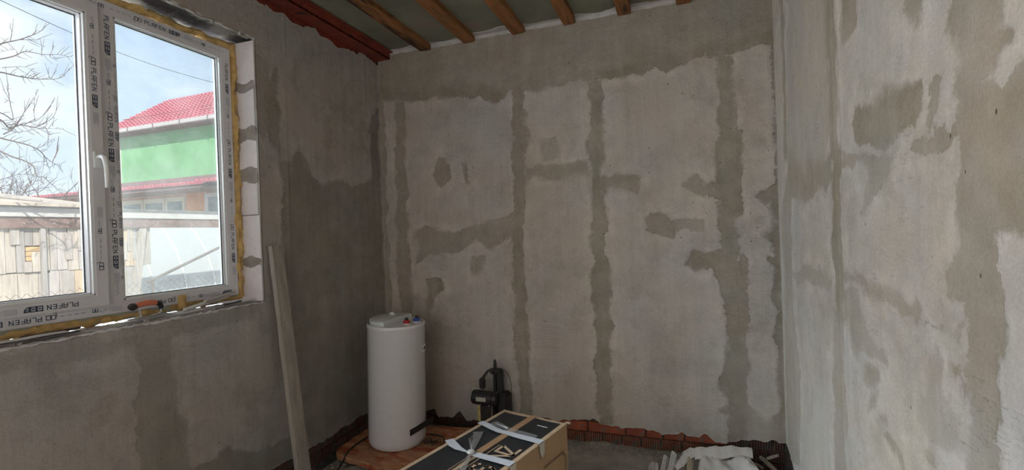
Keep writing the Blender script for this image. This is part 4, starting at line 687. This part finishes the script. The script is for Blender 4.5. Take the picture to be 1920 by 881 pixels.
# ================================================================== cardboard box
BA = Vector((1.322, -.892, 0)); ang = math.radians(-15.2); bu = Vector((math.cos(ang), math.sin(ang), 0)); bv = Vector((math.sin(ang), -math.cos(ang), 0)); BWd, BL, BT = .375, 1.08, .600
def bp(u_, v_, z): return BA+bu*u_+bv*v_+Vector((0, 0, z))
zb = FZ+.004
t = thing('cardboard_box', 'long cardboard box with black printed top panels closed with white tape', 'box', tuple(bp(.19, .5, zb)))
g = MB(); n = 14; v = []
def bez(v_): return .0015*math.sin(v_*23)
for k in range(n+1):
    q = BL*k/n; e = .003*math.sin(k*1.7)
    v += [bp(0, q, zb), bp(-.001+e, q, BT-.002), bp(BWd+e*.7, q, BT-.002), bp(BWd, q, zb)]
g.add(v, [(k*4+j, k*4+(j+1) % 4, (k+1)*4+(j+1) % 4, (k+1)*4+j) for k in range(n) for j in range(4)]+[(0,1,2,3), tuple(n*4+j for j in range(4))][::1])
g.build('carton', M_CARD, t, bevel=.002, seg=1)
def sheet(name, u0, u1, v0, v1, z, m, th=.003, sag=0, parent=None, nn=10, jag=0):
    g = MB(); V = []
    for k in range(nn+1):
        for j in range(7):
            q = v0+(v1-v0)*k/nn; p = u0+(u1-u0)*j/6; V.append(bp(p, q+(rnd.uniform(-jag, jag) if k in (0, nn) else 0), BT+z+sag*math.sin(math.pi*j/6)*-1))
    m0 = len(V); V += [p-Vector((0,0,th)) for p in V]; f = []
    for k in range(nn):
        for j in range(6): a = k*7+j; f += [(a, a+1, a+8, a+7), (m0+a, m0+a+7, m0+a+8, m0+a+1)]
    b_ = [j for j in range(7)]+[k*7+6 for k in range(1, nn+1)]+[nn*7+j for j in range(5, -1, -1)]+[k*7 for k in range(nn-1, 0, -1)]
    for i in range(len(b_)): a, c = b_[i], b_[(i+1) % len(b_)]; f.append((a, c, m0+c, m0+a))
    return g.add(V, f).build(name, m, parent or t)
fl1 = sheet('flap', .0, .1855, .0, BL, .003, M_CARDE, .005, .002); fl2 = sheet('flap', .1885, BWd, .0, BL, .004, M_CARDE, .005, .002)
sheet('printed_panel', .022, .170, .028, .445, .0040, M_PRINT, .0006, .002); sheet('printed_panel', .022, .170, .52, BL-.03, .0040, M_PRINT, .0006, .002)
sheet('printed_panel', .208, .352, .022, BL-.03, .0050, M_PRINT, .0006, .002)
sheet('printed_strip', .176, .1845, .50, BL-.03, .0040, M_PRINT, .0006, .001)
sheet('seam_tape', .170, .205, .0, .455, .0062, mat('brown_tape', (.40, .235, .13), .5, var=.12), .0006, .0)
sheet('printed_panel', .022, .170, .445, .52, .0040, M_PRINT, .0006, .002)
# white paper tapes, pulled over the edges
def tape(pts, wd, name='white_tape', m=M_TAPE, z=.0085):
    V = []; P = [Vector((p[0], p[1])) for p in pts]; n = len(P)
    for k, p in enumerate(P):
        d = (P[min(k+1, n-1)]-P[max(k-1, 0)]).normalized(); s = Vector((-d.y, d.x))*wd[k]/2; zz_ = pts[k][2] if len(pts[k]) > 2 else z
        V += [bp(p.x-s.x, p.y-s.y, BT+zz_), bp(p.x+s.x, p.y+s.y, BT+zz_+rnd.uniform(0, .0008))]
    return MB().add(V, [(2*k, 2*k+1, 2*k+3, 2*k+2) for k in range(n-1)]).build(name, m, t)
tape([(-.004, .205), (.05, .218), (.10, .235), (.15, .245), (.19, .243), (.24, .246), (.30, .246), (BWd+.003, .246)], [.038, .040, .036, .038, .036, .040, .044, .046])
tape([(-.004, .435), (.05, .465), (.09, .480), (.13, .486), (.165, .487)], [.040, .044, .034, .018, .010])
tape([(.168, .487), (.20, .487), (.26, .484), (.32, .480), (BWd+.003, .478)], [.024, .040, .042, .044, .046])
for vc in (.246, .478):      # ends folded down over the right side of the carton
    V = [bp(BWd+.005, vc-.024, BT+.006), bp(BWd+.005, vc+.024, BT+.006), bp(BWd+.006, vc+.020, BT-.035), bp(BWd+.006, vc+.002, BT-.062), bp(BWd+.006, vc-.018, BT-.045)]
    MB().add(V, [(0,1,2,3,4)]).build('tape_end', mat('tape_end', (.50, .45, .38), .6), t)
def clear():
    m, nt, b = mat_new('clear_tape'); b.inputs['Base Color'].default_value = (.8, .8, .8, 1); b.inputs['Alpha'].default_value = .22; b.inputs['Roughness'].default_value = .12; return m
CT = clear(); CTW = mat('crinkled_clear_tape', (.55, .55, .55), .3, var=.3, scale=60)
tape([(.055, .175), (.10, .19), (.15, .20), (.20, .215), (.26, .215), (.33, .215)], [.045, .05, .03, .05, .05, .04], 'clear_tape', CT, .0078)
tape([(.06, .30, .008), (.10, .36, .010), (.14, .43, .012), (.17, .485, .012), (.20, .55, .010), (.23, .62, .009)], [.05, .035, .022, .012, .02, .03], 'clear_tape', CT)
for k in range(5):
    u_ = .055+.012*k; MB().tube([bp(u_, .30+.01*k, BT+.008), bp(u_*.5+.05+.004*k, .39, BT+.013), bp(.165, .48, BT+.014), bp(.19+.006*k, .56, BT+.011), bp(.20+.014*k, .64, BT+.008)], .0009, 4).build('tape_crease', CTW, t)
MB().lathe([(.002, 0), (.016, .001), (.020, .005), (.013, .012), (.004, .014)], 9, Matrix.Translation(bp(.168, .487, BT+.008))).build('tape_knot', CTW, t)
for k in range(3): MB().tube([bp(.08+.02*k, .185+.006*k, BT+.011), bp(.13+.01*k, .20, BT+.014), bp(.165, .212-.004*k, BT+.012)], .001, 4).build('tape_crease', CTW, t)
sheet('tape_scrap', .262, .318, .0905, .098, .0062, M_TAPE, .0006, 0, jag=.001)
# printed letters on the right panel, read from the near end
ux = -bv; uy = -bu; g = MB(); z_ = BT+.0063; hL = .088
for ch, v0 in (('Z', .405), ('N', .465), ('S', .590)):
    O = bp(.335, v0, z_)
    for pl in G[ch]: stroke(g, [(p[0]*.062, p[1]*hL) for p in pl], O, ux, uy, .014)
stroke(g, [(0, 0), (.40, 0)], bp(.228, .76, z_), ux, uy, .004)
g.build('lettering', M_CARDE, t)
g = MB(); uz = Vector((0,0,1))       # printed outline low on the right side
for pl in ([(0,0),(0,.13),(.03,.16),(.20,.16)], [(.006,0),(.006,.128),(.033,.154),(.20,.154)]): stroke(g, pl, bp(BWd+.005, .03, .33), bv, uz, .0022)
g.build('printed_outline', M_PRINT, t)
MB().prism([(0,0),(.012,.004),(.028,-.002),(.032,.012),(.018,.020),(.004,.014)], 0, .004, Matrix.Translation(bp(BWd-.018, -.004, BT-.002))).build('torn_corner', M_CARDE, t)
reparent_world(t)
# ================================================================== sacks, beads and scraps at the right
def blob(P, name, m, label, cat, seed, hfun, res=26, z0=None):
    """soft flat bag: outline polygon P, height hfun(s,t)"""
    P = [Vector(p) for p in P]; V = []; r = random.Random(seed); n = res
    for i in range(n+1):
        for j in range(n+1):
            s, q = i/n, j/n; a = P[0].lerp(P[1], s); b = P[3].lerp(P[2], s); c = a.lerp(b, q)
            e = min(s, 1-s, q, 1-q); edge = min(1, e/.10)**.5
            wr = .030*float(fbm(np.array([s*1.6+q*.5]), np.array([q*.8]), 5, 4, seed)[0])-.012*abs(math.sin(s*8+q*4))
            V.append((c.x, c.y, z0+.004+(hfun(s, q)+wr)*edge))
    m0 = len(V); V += [(x, y, z0) for x, y, z in V]
    f = [(i*(n+1)+j, (i+1)*(n+1)+j, (i+1)*(n+1)+j+1, i*(n+1)+j+1) for i in range(n) for j in range(n)]; f += [tuple(m0+a for a in q[::-1]) for q in f]
    b_ = [j for j in range(n+1)]+[k*(n+1)+n for k in range(1, n+1)]+[n*(n+1)+j for j in range(n-1, -1, -1)]+[k*(n+1) for k in range(n-1, 0, -1)]
    for i in range(len(b_)): a, c = b_[i], b_[(i+1) % len(b_)]; f.append((a, c, m0+c, m0+a))
    return MB().add(V, f).build(name, m, smooth=True)
zf = FZ-.005
t = thing('folded_sack', 'dirty white folded sack lying at the foot of the back wall near the right corner', 'sack', (2.46, -.4, zf))
o = blob([(2.25, -.80), (2.72, -.80), (2.60, -.145), (2.30, -.21)], 'sack_body', M_SACK, '', '', 5, lambda s, q: .085+.02*math.sin(q*3)+.008*math.sin(s*9), z0=zf); o.parent = t
V = []; n = 24
for k in range(n+1):
    s = k/n; x = 2.285+.32*s; y = -.215+.075*s
    zc = .212+.014*math.sin(s*3.1)+.004*math.sin(s*21)+.012*float(fbm(np.array([s*9]), np.array([.2]), 1, 3, 7)[0])
    for (dy, dz) in ((.020, -.055), (.012, -.012), (-.004, 0), (-.035, -.006), (-.088-.018*math.sin(s*5), -.030), (-.084-.018*math.sin(s*5), -.036), (-.02, -.024)): V.append((x+.10*dz, y+dy, zc+dz))
MB().add(V, [(k*7+j, k*7+j+1, (k+1)*7+j+1, (k+1)*7+j) for k in range(n) for j in range(6)]).build('folded_mouth', M_SACK, t, smooth=True)
reparent_world(t)
g = MB(); V = []; n = 12        # small white bag half folded over
for k in range(n+1):
    s = k/n; c = Vector((2.17, -.36, .135)).lerp(Vector((2.275, -.225, .196)), s); w_ = .02+.03*s**.5
    for j in range(6): q = j/5-.5; V.append((c.x+w_*q*1.2, c.y-w_*q*.8, c.z+.012*math.cos(q*3)+.004*math.sin(k*2+j)))
g.add(V, [(k*6+j, k*6+j+1, (k+1)*6+j+1, (k+1)*6+j) for k in range(n) for j in range(5)])
g.add([(2.215, -.255, .195), (2.262, -.20, .205), (2.258, -.26, .19), (2.235, -.33, .165), (2.20, -.30, .13)], [(0,1,2,3,4)])
tag(g.build('plastic_wrap', M_SACK, smooth=True), 'crumpled white plastic wrap rising beside the folded sack', 'wrap')
o = blob([(2.02, -.52), (2.085, -.52), (2.080, -.290), (2.015, -.275)], 'plastic_bag', M_SACK, '', '', 9, lambda s, q: .035+.02*s, z0=zf, res=12)
tag(o, 'small crumpled white plastic bag, leftmost of the white scraps on the floor', 'bag')
def bead(label, a, b, wd, m, seed):
    a = Vector(a); b = Vector(b); d = (b-a).normalized(); s = d.cross(Vector((.2, -1, .3))).normalized(); u = s.cross(d); g = MB(); n = 14
    tt = thing('perforated_bead', label, 'corner bead', tuple(a), 'perforated corner beads beside the sack')
    V = []
    for k in range(n+1): c = a.lerp(b, k/n); V += [c-s*wd/2, c, c+s*wd/2-u*wd*.25]
    V2 = [p-u*.0012 for p in V]; f = [(k*3+j, k*3+j+1, (k+1)*3+j+1, (k+1)*3+j) for k in range(n) for j in (0, 1)]; f += [tuple(i+len(V) for i in q) for q in f]
    g.add(V+V2, f).build('strip', m, tt)
    h = MB()
    for k in range(1, int((b-a).length/.018)):
        c = a+d*.018*k-s*wd*.22+u*.0006
        h.add([c-s*.0016-d*.004, c+s*.0016-d*.004, c+s*.0016+d*.004, c-s*.0016+d*.004], [(0,1,2,3)])
    h.build('slots', M_STRIPD, tt); reparent_world(tt)
bead('white perforated corner bead, left one of the white pair beside the folded sack', (2.10, -.45, .105), (2.125, -.285, .172), .040, M_ALU, 1)
bead('white perforated corner bead, right and higher one of the white pair beside the folded sack', (2.135, -.46, .110), (2.170, -.270, .195), .036, M_ALU, 2)
bead('yellowed perforated corner bead lying against the left side of the folded sack', (2.235, -.60, .115), (2.262, -.285, .178), .040, M_BEIGE, 3)
for i, (a, b, w_, lb) in enumerate([((2.66, -.06, .125), (2.735, -.15, .085), .028, 'longest split wood scrap slanting in the hollow of the right corner'), ((2.61, -.06, .085), (2.665, -.12, .085), .016, 'narrow splinter lying nearest the back wall in the right corner hollow'), ((2.70, -.055, .115), (2.76, -.07, .150), .018, 'short pale wood chip tilted up beside the right wall corner'), ((2.68, -.17, .075), (2.77, -.16, .08), .026, 'broad wood chip lying nearest the camera in the right corner hollow')]):
    a = Vector(a); b = Vector(b); d = (b-a).normalized(); s = d.cross(Vector((0,0,1))).normalized(); u = s.cross(d); r = random.Random(i); V = []
    for k in range(6): c = a.lerp(b, k/5); ww = w_*(.4+.6*math.sin(.6+k*.45)); V += [c-s*ww/2, c+s*ww/2, c+s*ww*.4+u*.012*(1+r.uniform(-.3, .3)), c-s*ww*.4+u*.012]
    tag(MB().add(V, [(k*4+j, k*4+(j+1) % 4, (k+1)*4+(j+1) % 4, (k+1)*4+j) for k in range(5) for j in range(4)]+[(3,2,1,0), (20,21,22,23)]).build('wood_scrap', M_CHIP), lb, 'wood scrap', 'wood scraps in the right corner')
# ================================================================== outdoors
GZ = -.55
M_GROUND = mat('dry_yard', (.34, .31, .24), .95, var=.3, scale=1.5, bump=.4, bscale=8)
xs_, ys_ = [-60, -30, -12, -6, -3, -.34], [-25, -8, 0, 6, 15, 60]; V = [(x, y, GZ+.03*math.sin(x+y)) for x in xs_ for y in ys_]
MB().add(V, [(i*6+j, i*6+j+1, (i+1)*6+j+1, (i+1)*6+j) for i in range(5) for j in range(5)]).build('ground', M_GROUND, kind='structure')
SH = [mat('shed_board_%s' % 'abcde'[i], c, .85, var=.22, scale=2.5, stretch=(9, 9, 1), bump=.3, spots=(4, .63, (.30, .24, .2))) for i, c in enumerate([(.47, .41, .36), (.56, .48, .40), (.42, .38, .35), (.60, .46, .31), (.52, .46, .42)])]
M_LATH = mat('yellow_lath', (.68, .47, .24), .8, var=.15, scale=10)
t = thing('shed', 'weathered plank shed with a pale roof and a long brown eave board, outside the window', 'shed', (-8, 1, GZ))
MB().box((-10.5, -1.2, GZ), (-7.06, 2.60, 1.95)).build('shed_core', mat('dark_shed_inside', (.16, .12, .09), .9), t)
def lean(y): return .0
def shed_plank(y, w_, z0, z1, x, m, skew=0):
    MB().box((x-.022, y, z0), (x, y+w_-.008, z1), rot('X', skew, (x, y, (z0+z1)/2))).build('plank', m, t)
r = random.Random(17)
y = -1.2
while y < 2.74:
    w_ = r.choice([.10, .12, .11, .14, .09]); z0 = 1.19+r.uniform(-.02, .02)
    if 1.02 < y < 1.24:
        shed_plank(y, w_, 1.62+r.uniform(-.1, .1), 1.90, -7.0, r.choice(SH))
    else:
        sp = r.random()
        if sp < .35:
            zm = r.uniform(1.40, 1.75); shed_plank(y, w_, z0, zm, -7.0+.02, r.choice(SH)); shed_plank(y, w_, zm-.05, 1.90, -7.0, r.choice(SH))
        else: shed_plank(y, w_, z0, 1.90, -7.0+r.choice([0, .015]), r.choice(SH))
    y += w_
for k in range(9): MB().box((-7.045, .96, 1.22+.075*k), (-7.025, 1.30, 1.22+.075*k+.066)).build('lath', M_LATH, t)
for (yy_, z0, z1, w_) in ((1.00, 1.20, 1.36, .10), (1.10, 1.20, 1.50, .10), (1.52, 1.36, 1.78, .09), (1.68, 1.50, 1.88, .09), (.86, 1.62, 1.88, .11), (2.42, 1.45, 1.86, .06), (2.36, 1.30, 1.62, .05), (2.50, 1.30, 1.7, .07)): shed_plank(yy_, w_, z0, z1, -6.965, r.choice(SH), r.uniform(-.01, .01))
MB().box((-6.99, 1.20, GZ), (-6.94, 1.26, 1.9)).build('batten', SH[2], t)
y = -1.2
while y < 2.66:
    w_ = r.choice([.20, .24, .26]); shed_plank(y, w_, GZ+.02, 1.195+r.uniform(-.015, .015), -7.0, r.choice(SH)); y += w_
MB().box((-6.985, 2.62, GZ), (-6.945, 2.74, 1.9), rot('X', -.13, (-7, 2.8, 1.9))).build('corner_board', SH[0], t)
MB().add([(-6.8, -1.5, 2.19), (-6.8, 2.15, 2.19), (-10.2, 2.15, 2.62), (-10.2, -1.5, 2.62), (-6.8, -1.5, 2.23), (-6.8, 2.15, 2.23), (-10.2, 2.15, 2.66), (-10.2, -1.5, 2.66)], [(0,1,2,3),(4,5,6,7),(0,1,5,4),(1,2,6,5),(2,3,7,6),(3,0,4,7)]).build('roof_sheet', mat('tan_roofing', (.58, .47, .37), .9, var=.15, scale=1.5), t)
MB().tube([(-7.2, 1.35, 2.30), (-9.2, 1.05, 2.56)], .022, 6).tube([(-7.3, -.1, 2.31), (-8.9, .7, 2.52)], .02, 6).build('roof_batten', SH[2], t)
MB().box((-6.96, -1.6, 2.035), (-6.90, 7.5, 2.170)).build('pale_board', mat('pale_fascia', (.56, .53, .50), .7, var=.15, scale=5), t)
MB().box((-6.99, -1.6, 2.170), (-6.86, 7.5, 2.192)).build('edge_trim', mat('grey_trim', (.20, .19, .19), .7, var=.3), t)
MB().box((-6.975, -1.6, 1.865), (-6.93, 7.5, 2.035)).build('brown_board', mat('brown_board', (.22, .135, .11), .85, var=.3, scale=9, spots=(22, .6, (.45, .38, .34))), t)  # brown band with paler speckles below the pale board
for yy_ in (-1.5, 7.4): MB().box((-6.98, yy_, GZ), (-6.90, yy_+.08, 1.87)).build('post', SH[2], t)
reparent_world(t)
# greenhouse tunnel
t = thing('greenhouse', 'white polycarbonate tunnel greenhouse standing to the right of the plank shed', 'greenhouse', (-9.6, 6, GZ))
m, nt_, b = mat_new('polycarbonate'); b.inputs['Base Color'].default_value = (.54, .57, .58, 1); b.inputs['Roughness'].default_value = .25; b.inputs['Alpha'].default_value = .85
m_ = m; n = 20; V = []
ys_ = [3.0+.7*k for k in range(9)]
def arc(y, k, rr=1.55): a = math.pi*k/n; return (-9.75+rr*math.cos(a), y, GZ+2.75*math.sin(a)**.8)
for j in range(len(ys_)-1):
    V = [arc(yv, k) for yv in (ys_[j]+.01, ys_[j+1]-.01) for k in range(n+1)]
    MB().add(V, [(k, k+1, n+2+k, n+1+k) for k in range(n)]).build('polycarbonate_sheet', m_, t, smooth=True)
for yv in ys_: MB().tube([arc(yv, k, 1.57) for k in range(n+1)], .016, 6).build('arch', mat('galvanized_tube', (.85, .85, .82), .5) if yv == ys_[0] else bpy.data.materials['galvanized_tube'], t, smooth=True)
MB().tube([(-8.45, 3.0, .55), (-8.45, 8.6, .55)], .015, 6).build('purlin', bpy.data.materials['galvanized_tube'], t)
reparent_world(t)
# chain link fence and slanting rail
t = thing('chain_link_fence', 'low sagging chain-link fence in front of the shed and greenhouse', 'fence', (-5.1, 2, GZ))
g = MB(); r = random.Random(6); yA, yB, zT = -1.0, 3.6, 1.02; cell = .075
k = 0; Hf = zT-GZ
yv = yA-Hf
while yv < yB:
    for sgn in (1, -1):
        y0, y1 = (yv, yv+Hf) if sgn > 0 else (yv+Hf, yv); z0, z1 = GZ, zT
        a = Vector((-5.1, y0, z0)); b = Vector((-5.1, y1, z1)); tt0, tt1 = 0, 1
        if a.y < yA: tt0 = (yA-a.y)/(b.y-a.y)
        if a.y > yB: tt0 = (yB-a.y)/(b.y-a.y)
        if b.y > yB: tt1 = (yB-a.y)/(b.y-a.y)
        if b.y < yA: tt1 = (yA-a.y)/(b.y-a.y)
        if tt1-tt0 > .02:
            P = [a.lerp(b, tt0+(tt1-tt0)*q/6)+Vector((r.uniform(-.015, .015), r.uniform(-.01, .01), r.uniform(-.01, .01))) for q in range(7)]
            g.tube(P, .0028, 3, False)
    yv += cell*1.4
g.build('wire_mesh', mat('rusty_wire', (.16, .12, .09), .7, var=.3), t, kind='stuff')
for yv in (-.9, 1.1, 3.5): MB().tube([(-5.12, yv, GZ), (-5.12, yv, zT+.03)], .02, 8).build('fence_post', mat('fence_post', (.25, .2, .16), .8) if yv < 0 else bpy.data.materials['fence_post'], t)
reparent_world(t)
tag(MB().tube([(-4.98, 1.43, 1.01), (-4.98, 2.0, 1.235), (-4.98, 3.3, 1.75)], .022, 8).tube([(-4.98, 1.50, 1.03), (-4.98, 1.50, GZ)], .02, 8).tube([(-4.98, 3.28, 1.74), (-4.98, 3.28, GZ)], .02, 8).build('slanting_rail', mat('grey_rail', (.15, .12, .10), .7, var=.2), smooth=True), 'brown wooden rail slanting upwards in front of the white greenhouse', 'rail')
# house
M_GREEN = mat('green_render', (.20, .47, .22), .85, var=.12, scale=1.2); M_TILE = mat('pink_red_tile', (.50, .12, .155), .5, var=.12, scale=2)
M_EAVE = mat('pale_gutter', (.60, .55, .55), .5, var=.1); M_SOF = mat('brown_soffit', (.20, .13, .12), .8, var=.2); M_OR = mat('orange_timber', (.72, .27, .07), .7, var=.15, scale=3); M_CREAM = mat('cream_frame', (.70, .62, .45), .6, var=.04)
M_PANE = mat('dark_pane', (.10, .14, .14), .15, var=.4, scale=6)
t = thing('house', 'green rendered house with a red tiled hip roof and orange lower storey', 'house', (-17, 14, GZ))
MB().box((-21.75, 11.4, GZ), (-8.0, 15.0, 6.60)).build('wall', M_GREEN, t)
MB().box((-21.95, 11.34, GZ), (-21.75, 11.5, 6.5)).build('corner_trim', mat('white_trim', (.80, .80, .78), .6), t)
def tiled(P00, P01, P10, P11, rows, cols, name='roof_tile'):
    """a pressed-tile roof face: wavy courses with a step, one joined part per course"""
    P00, P01, P10, P11 = map(Vector, (P00, P01, P10, P11)); nrm = (P01-P00).cross(P10-P00).normalized(); nrm = nrm if nrm.z > 0 else -nrm
    for i in range(rows):
        V = []; w_ = 8; nn = cols*4
        for (s, h) in ((i/rows, .07), ((i+1)/rows, .0)):
            a = P00.lerp(P10, s); b = P01.lerp(P11, s)
            for j in range(nn+1): c = a.lerp(b, j/nn); V.append(c+nrm*(h+.045*math.cos(j*math.pi/2)))
        a = P00.lerp(P10, i/rows); b = P01.lerp(P11, i/rows); V += [a.lerp(b, j/nn)-nrm*.02 for j in range(nn+1)]
        MB().add(V, [(j, j+1, nn+2+j, nn+1+j) for j in range(nn)]+[(j, j+1, 2*nn+3+j, 2*nn+2+j) for j in range(nn)]).build(name, M_TILE, t)
eL, eR_, rL, rR = Vector((-22.3, 11.0, 6.72)), Vector((-8, 11.0, 6.72)), Vector((-21.0, 13.2, 8.56)), Vector((-8, 13.2, 8.66))
tiled(eL, eR_, rL, rR, 12, 56, 'tile_course')
MB().add([eL, rL, Vector((-22.3, 15.4, 6.72))], [(0,1,2)]).build('hip_face', M_TILE, t); MB().add([rL, rR, Vector((-8, 15.4, 6.72)), Vector((-22.3, 15.4, 6.72))], [(0,1,2,3)]).build('rear_roof_face', M_TILE, t)
MB().tube([eL, rL, rR], .07, 8).build('ridge_cap', M_TILE, t, smooth=True)
g = MB(); 
for (xa, xb, z) in ((-21.5, -17.3, .0), (-16.7, -13, .04)):
    for kk in (0, .13): g.tube([(xa, 11.42-.02+kk*0, 7.17+kk+z), (xb, 11.42, 7.17+kk+z)], .018, 6)
g.build('snow_guard', mat('snow_guard', (.42, .12, .13), .5), t)
MB().box((-22.3, 10.86, 6.56), (-8, 11.0, 6.74)).build('gutter', M_EAVE, t, bevel=.02); MB().box((-22.3, 11.0, 6.50), (-8, 11.45, 6.60)).build('soffit', M_SOF, t)
for k in range(9): MB().box((-22+1.6*k, 10.84, 6.52), (-21.96+1.6*k, 10.87, 6.76)).build('gutter_hook', M_SOF, t)
MB().box((-21.9, 11.30, 3.9), (-8, 11.42, 4.40)).build('flashing', mat('brown_flashing', (.26, .15, .16), .7, var=.2, scale=3), t)
tiled((-27, 9.5, 3.78), (-14.2, 9.5, 3.76), (-27, 11.3, 4.05), (-14.2, 11.3, 4.03), 3, 60, 'porch_tile_course'); tiled((-14.1, 9.1, 3.74), (-8, 9.1, 3.74), (-14.1, 11.3, 4.15), (-8, 11.3, 4.15), 3, 26, 'porch_tile_course')
MB().box((-27, 9.56, 3.62), (-14.2, 9.66, 3.76)).build('porch_gutter', M_SOF, t); MB().box((-27, 9.6, 3.60), (-8, 11.4, 3.66)).build('porch_soffit', M_SOF, t)
MB().box((-27, 10.6, GZ), (-8.5, 10.8, 3.62)).build('lower_wall', M_OR, t)
for (xa, xb) in ((-20.35, -19.05), (-19.0, -17.75), (-17.7, -16.60)):
    fr = MB().box((xa, 10.50, 2.3), (xb, 10.60, 3.46)).build('window', M_CREAM, t)
    MB().box((xa+.14, 10.485, 2.4), (xb-.12, 10.51, 3.28)).build('pane', M_PANE, fr)
for xa in (-15.35, -13.2):
    fr = MB().box((xa-.12, 10.50, 2.0), (xa+.9, 10.60, 3.52)).build('window', M_EAVE, t); MB().box((xa+.1, 10.485, 2.1), (xa+.75, 10.51, 3.35)).build('pane', M_PANE, fr)
reparent_world(t)
# bare trees
M_BARK = mat('bare_bark', (.15, .115, .10), .9, var=.3, scale=8)
t = thing('bare_tree', 'leafless tree whose branches reach in from the left of the yard', 'tree', (-6, -.7, GZ))
MB().tube([(-6, -.75, GZ), (-6.03, -.70, 1.2), (-5.98, -.62, 3.0), (-6.05, -.72, 5.0), (-6, -.5, 7.0)], [.13, .10, .08, .055, .02], 10).build('trunk', M_BARK, t, smooth=True)
r = random.Random(33)
for w_, pts in GEN['branches']:
    P = [Vector(p) for p in pts]; off = r.uniform(-.5, .5); V = []
    y0 = P[0].y
    if y0 < .05: P = [Vector((-6, -.66, P[0].z-.25))]+P
    ph = r.uniform(0, 6)
    P = [p+Vector((.10*math.sin(ph+i*.7)*min(1, max(0, p.y+.6)), 0, 0)) for i, p in enumerate(P)]
    Q = curve3(P, 5); m_n = len(Q); w2 = w_*.75
    g = MB().tube(Q, [max(.0022, w2*(1-.85*i/(m_n-1))) for i in range(m_n)], 5)
    for i in range(2, m_n-1):      # buds and short spurs
        if r.random() < .5:
            d = (Q[min(i+1, m_n-1)]-Q[i-1]).normalized(); s = Vector((r.uniform(-.5, .5), r.uniform(-.3, .6), r.choice([-1, 1, 1]))).normalized(); L_ = r.uniform(.015, .14)
            g.tube([Q[i], Q[i]+(d*.6+s*.8)*L_*.6, Q[i]+(d*.9+s)*L_], [.0035, .003, .002], 4, False)
    g.build('branch', M_BARK, t)
reparent_world(t)
def shrub(name, label, x, y, h, spread, n, seed, w0=.03):
    r = random.Random(seed); t = thing(name, label, 'tree', (x, y, GZ), 'bare trees far behind the shed')
    g = MB()
    def grow(p, d, L_, w_, dep):
        q = p; P = [p]
        for k in range(4):
            d = (d+Vector((r.uniform(-.25, .25), r.uniform(-.25, .25), r.uniform(-.18, .22)))).normalized(); q = q+d*L_/4; P.append(q)
        g.tube(P, [w_*(1-.12*k) for k in range(5)], 4, False)
        if dep:
            for k in range(3 if dep > 1 else 4): grow(P[r.randint(1, 4)], (d+Vector((r.uniform(-.9, .9), r.uniform(-.9, .9), r.uniform(-.5, .7)))).normalized(), L_*.62, w_*.55, dep-1)
    for k in range(n): grow(Vector((x, y+r.uniform(-.2, .2), GZ+h*.25+r.uniform(0, h*.3))), Vector((r.uniform(-1, 1)*spread, r.uniform(-1, 1)*spread, 1)).normalized(), h*.42, w0, 3)
    g.build('twigs', M_BARK, t, kind='stuff')
    MB().tube([(x, y, GZ), (x+.05, y+.05, GZ+h*.6)], [w0*3.5, w0*1.6], 8).build('trunk', M_BARK, t); reparent_world(t)
shrub('bare_tree', 'round bare bushy tree behind the shed roof, nearest the left edge of the window', -20, 6.4, 4.9, 1.2, 9, 1)
shrub('bare_tree', 'low bare bushy tree rising just behind the shed roof in the left pane', -12.2, 3.7, 3.5, 1.1, 8, 2)
shrub('bare_tree', 'bare bushy tree beside the left sash frame, in front of the pink porch roof', -16, 6.0, 4.0, 1.1, 8, 3)
o = MB().tube([(-12, 3.1+(8.28-3.1)*k/24-2.6*0, 7.18-.37*(k/24)-.18*math.sin(math.pi*k/24)) for k in range(-12, 37)], .008, 5).build('overhead_wire', M_BLACK)
tag(o, 'thin dark overhead wire crossing the sky above the house', 'wire')
for o in list(bpy.data.objects):
    if o.parent is None and 'kind' not in o and 'label' not in o and o.type in ('MESH', 'EMPTY'): print('UNTAGGED', o.name)
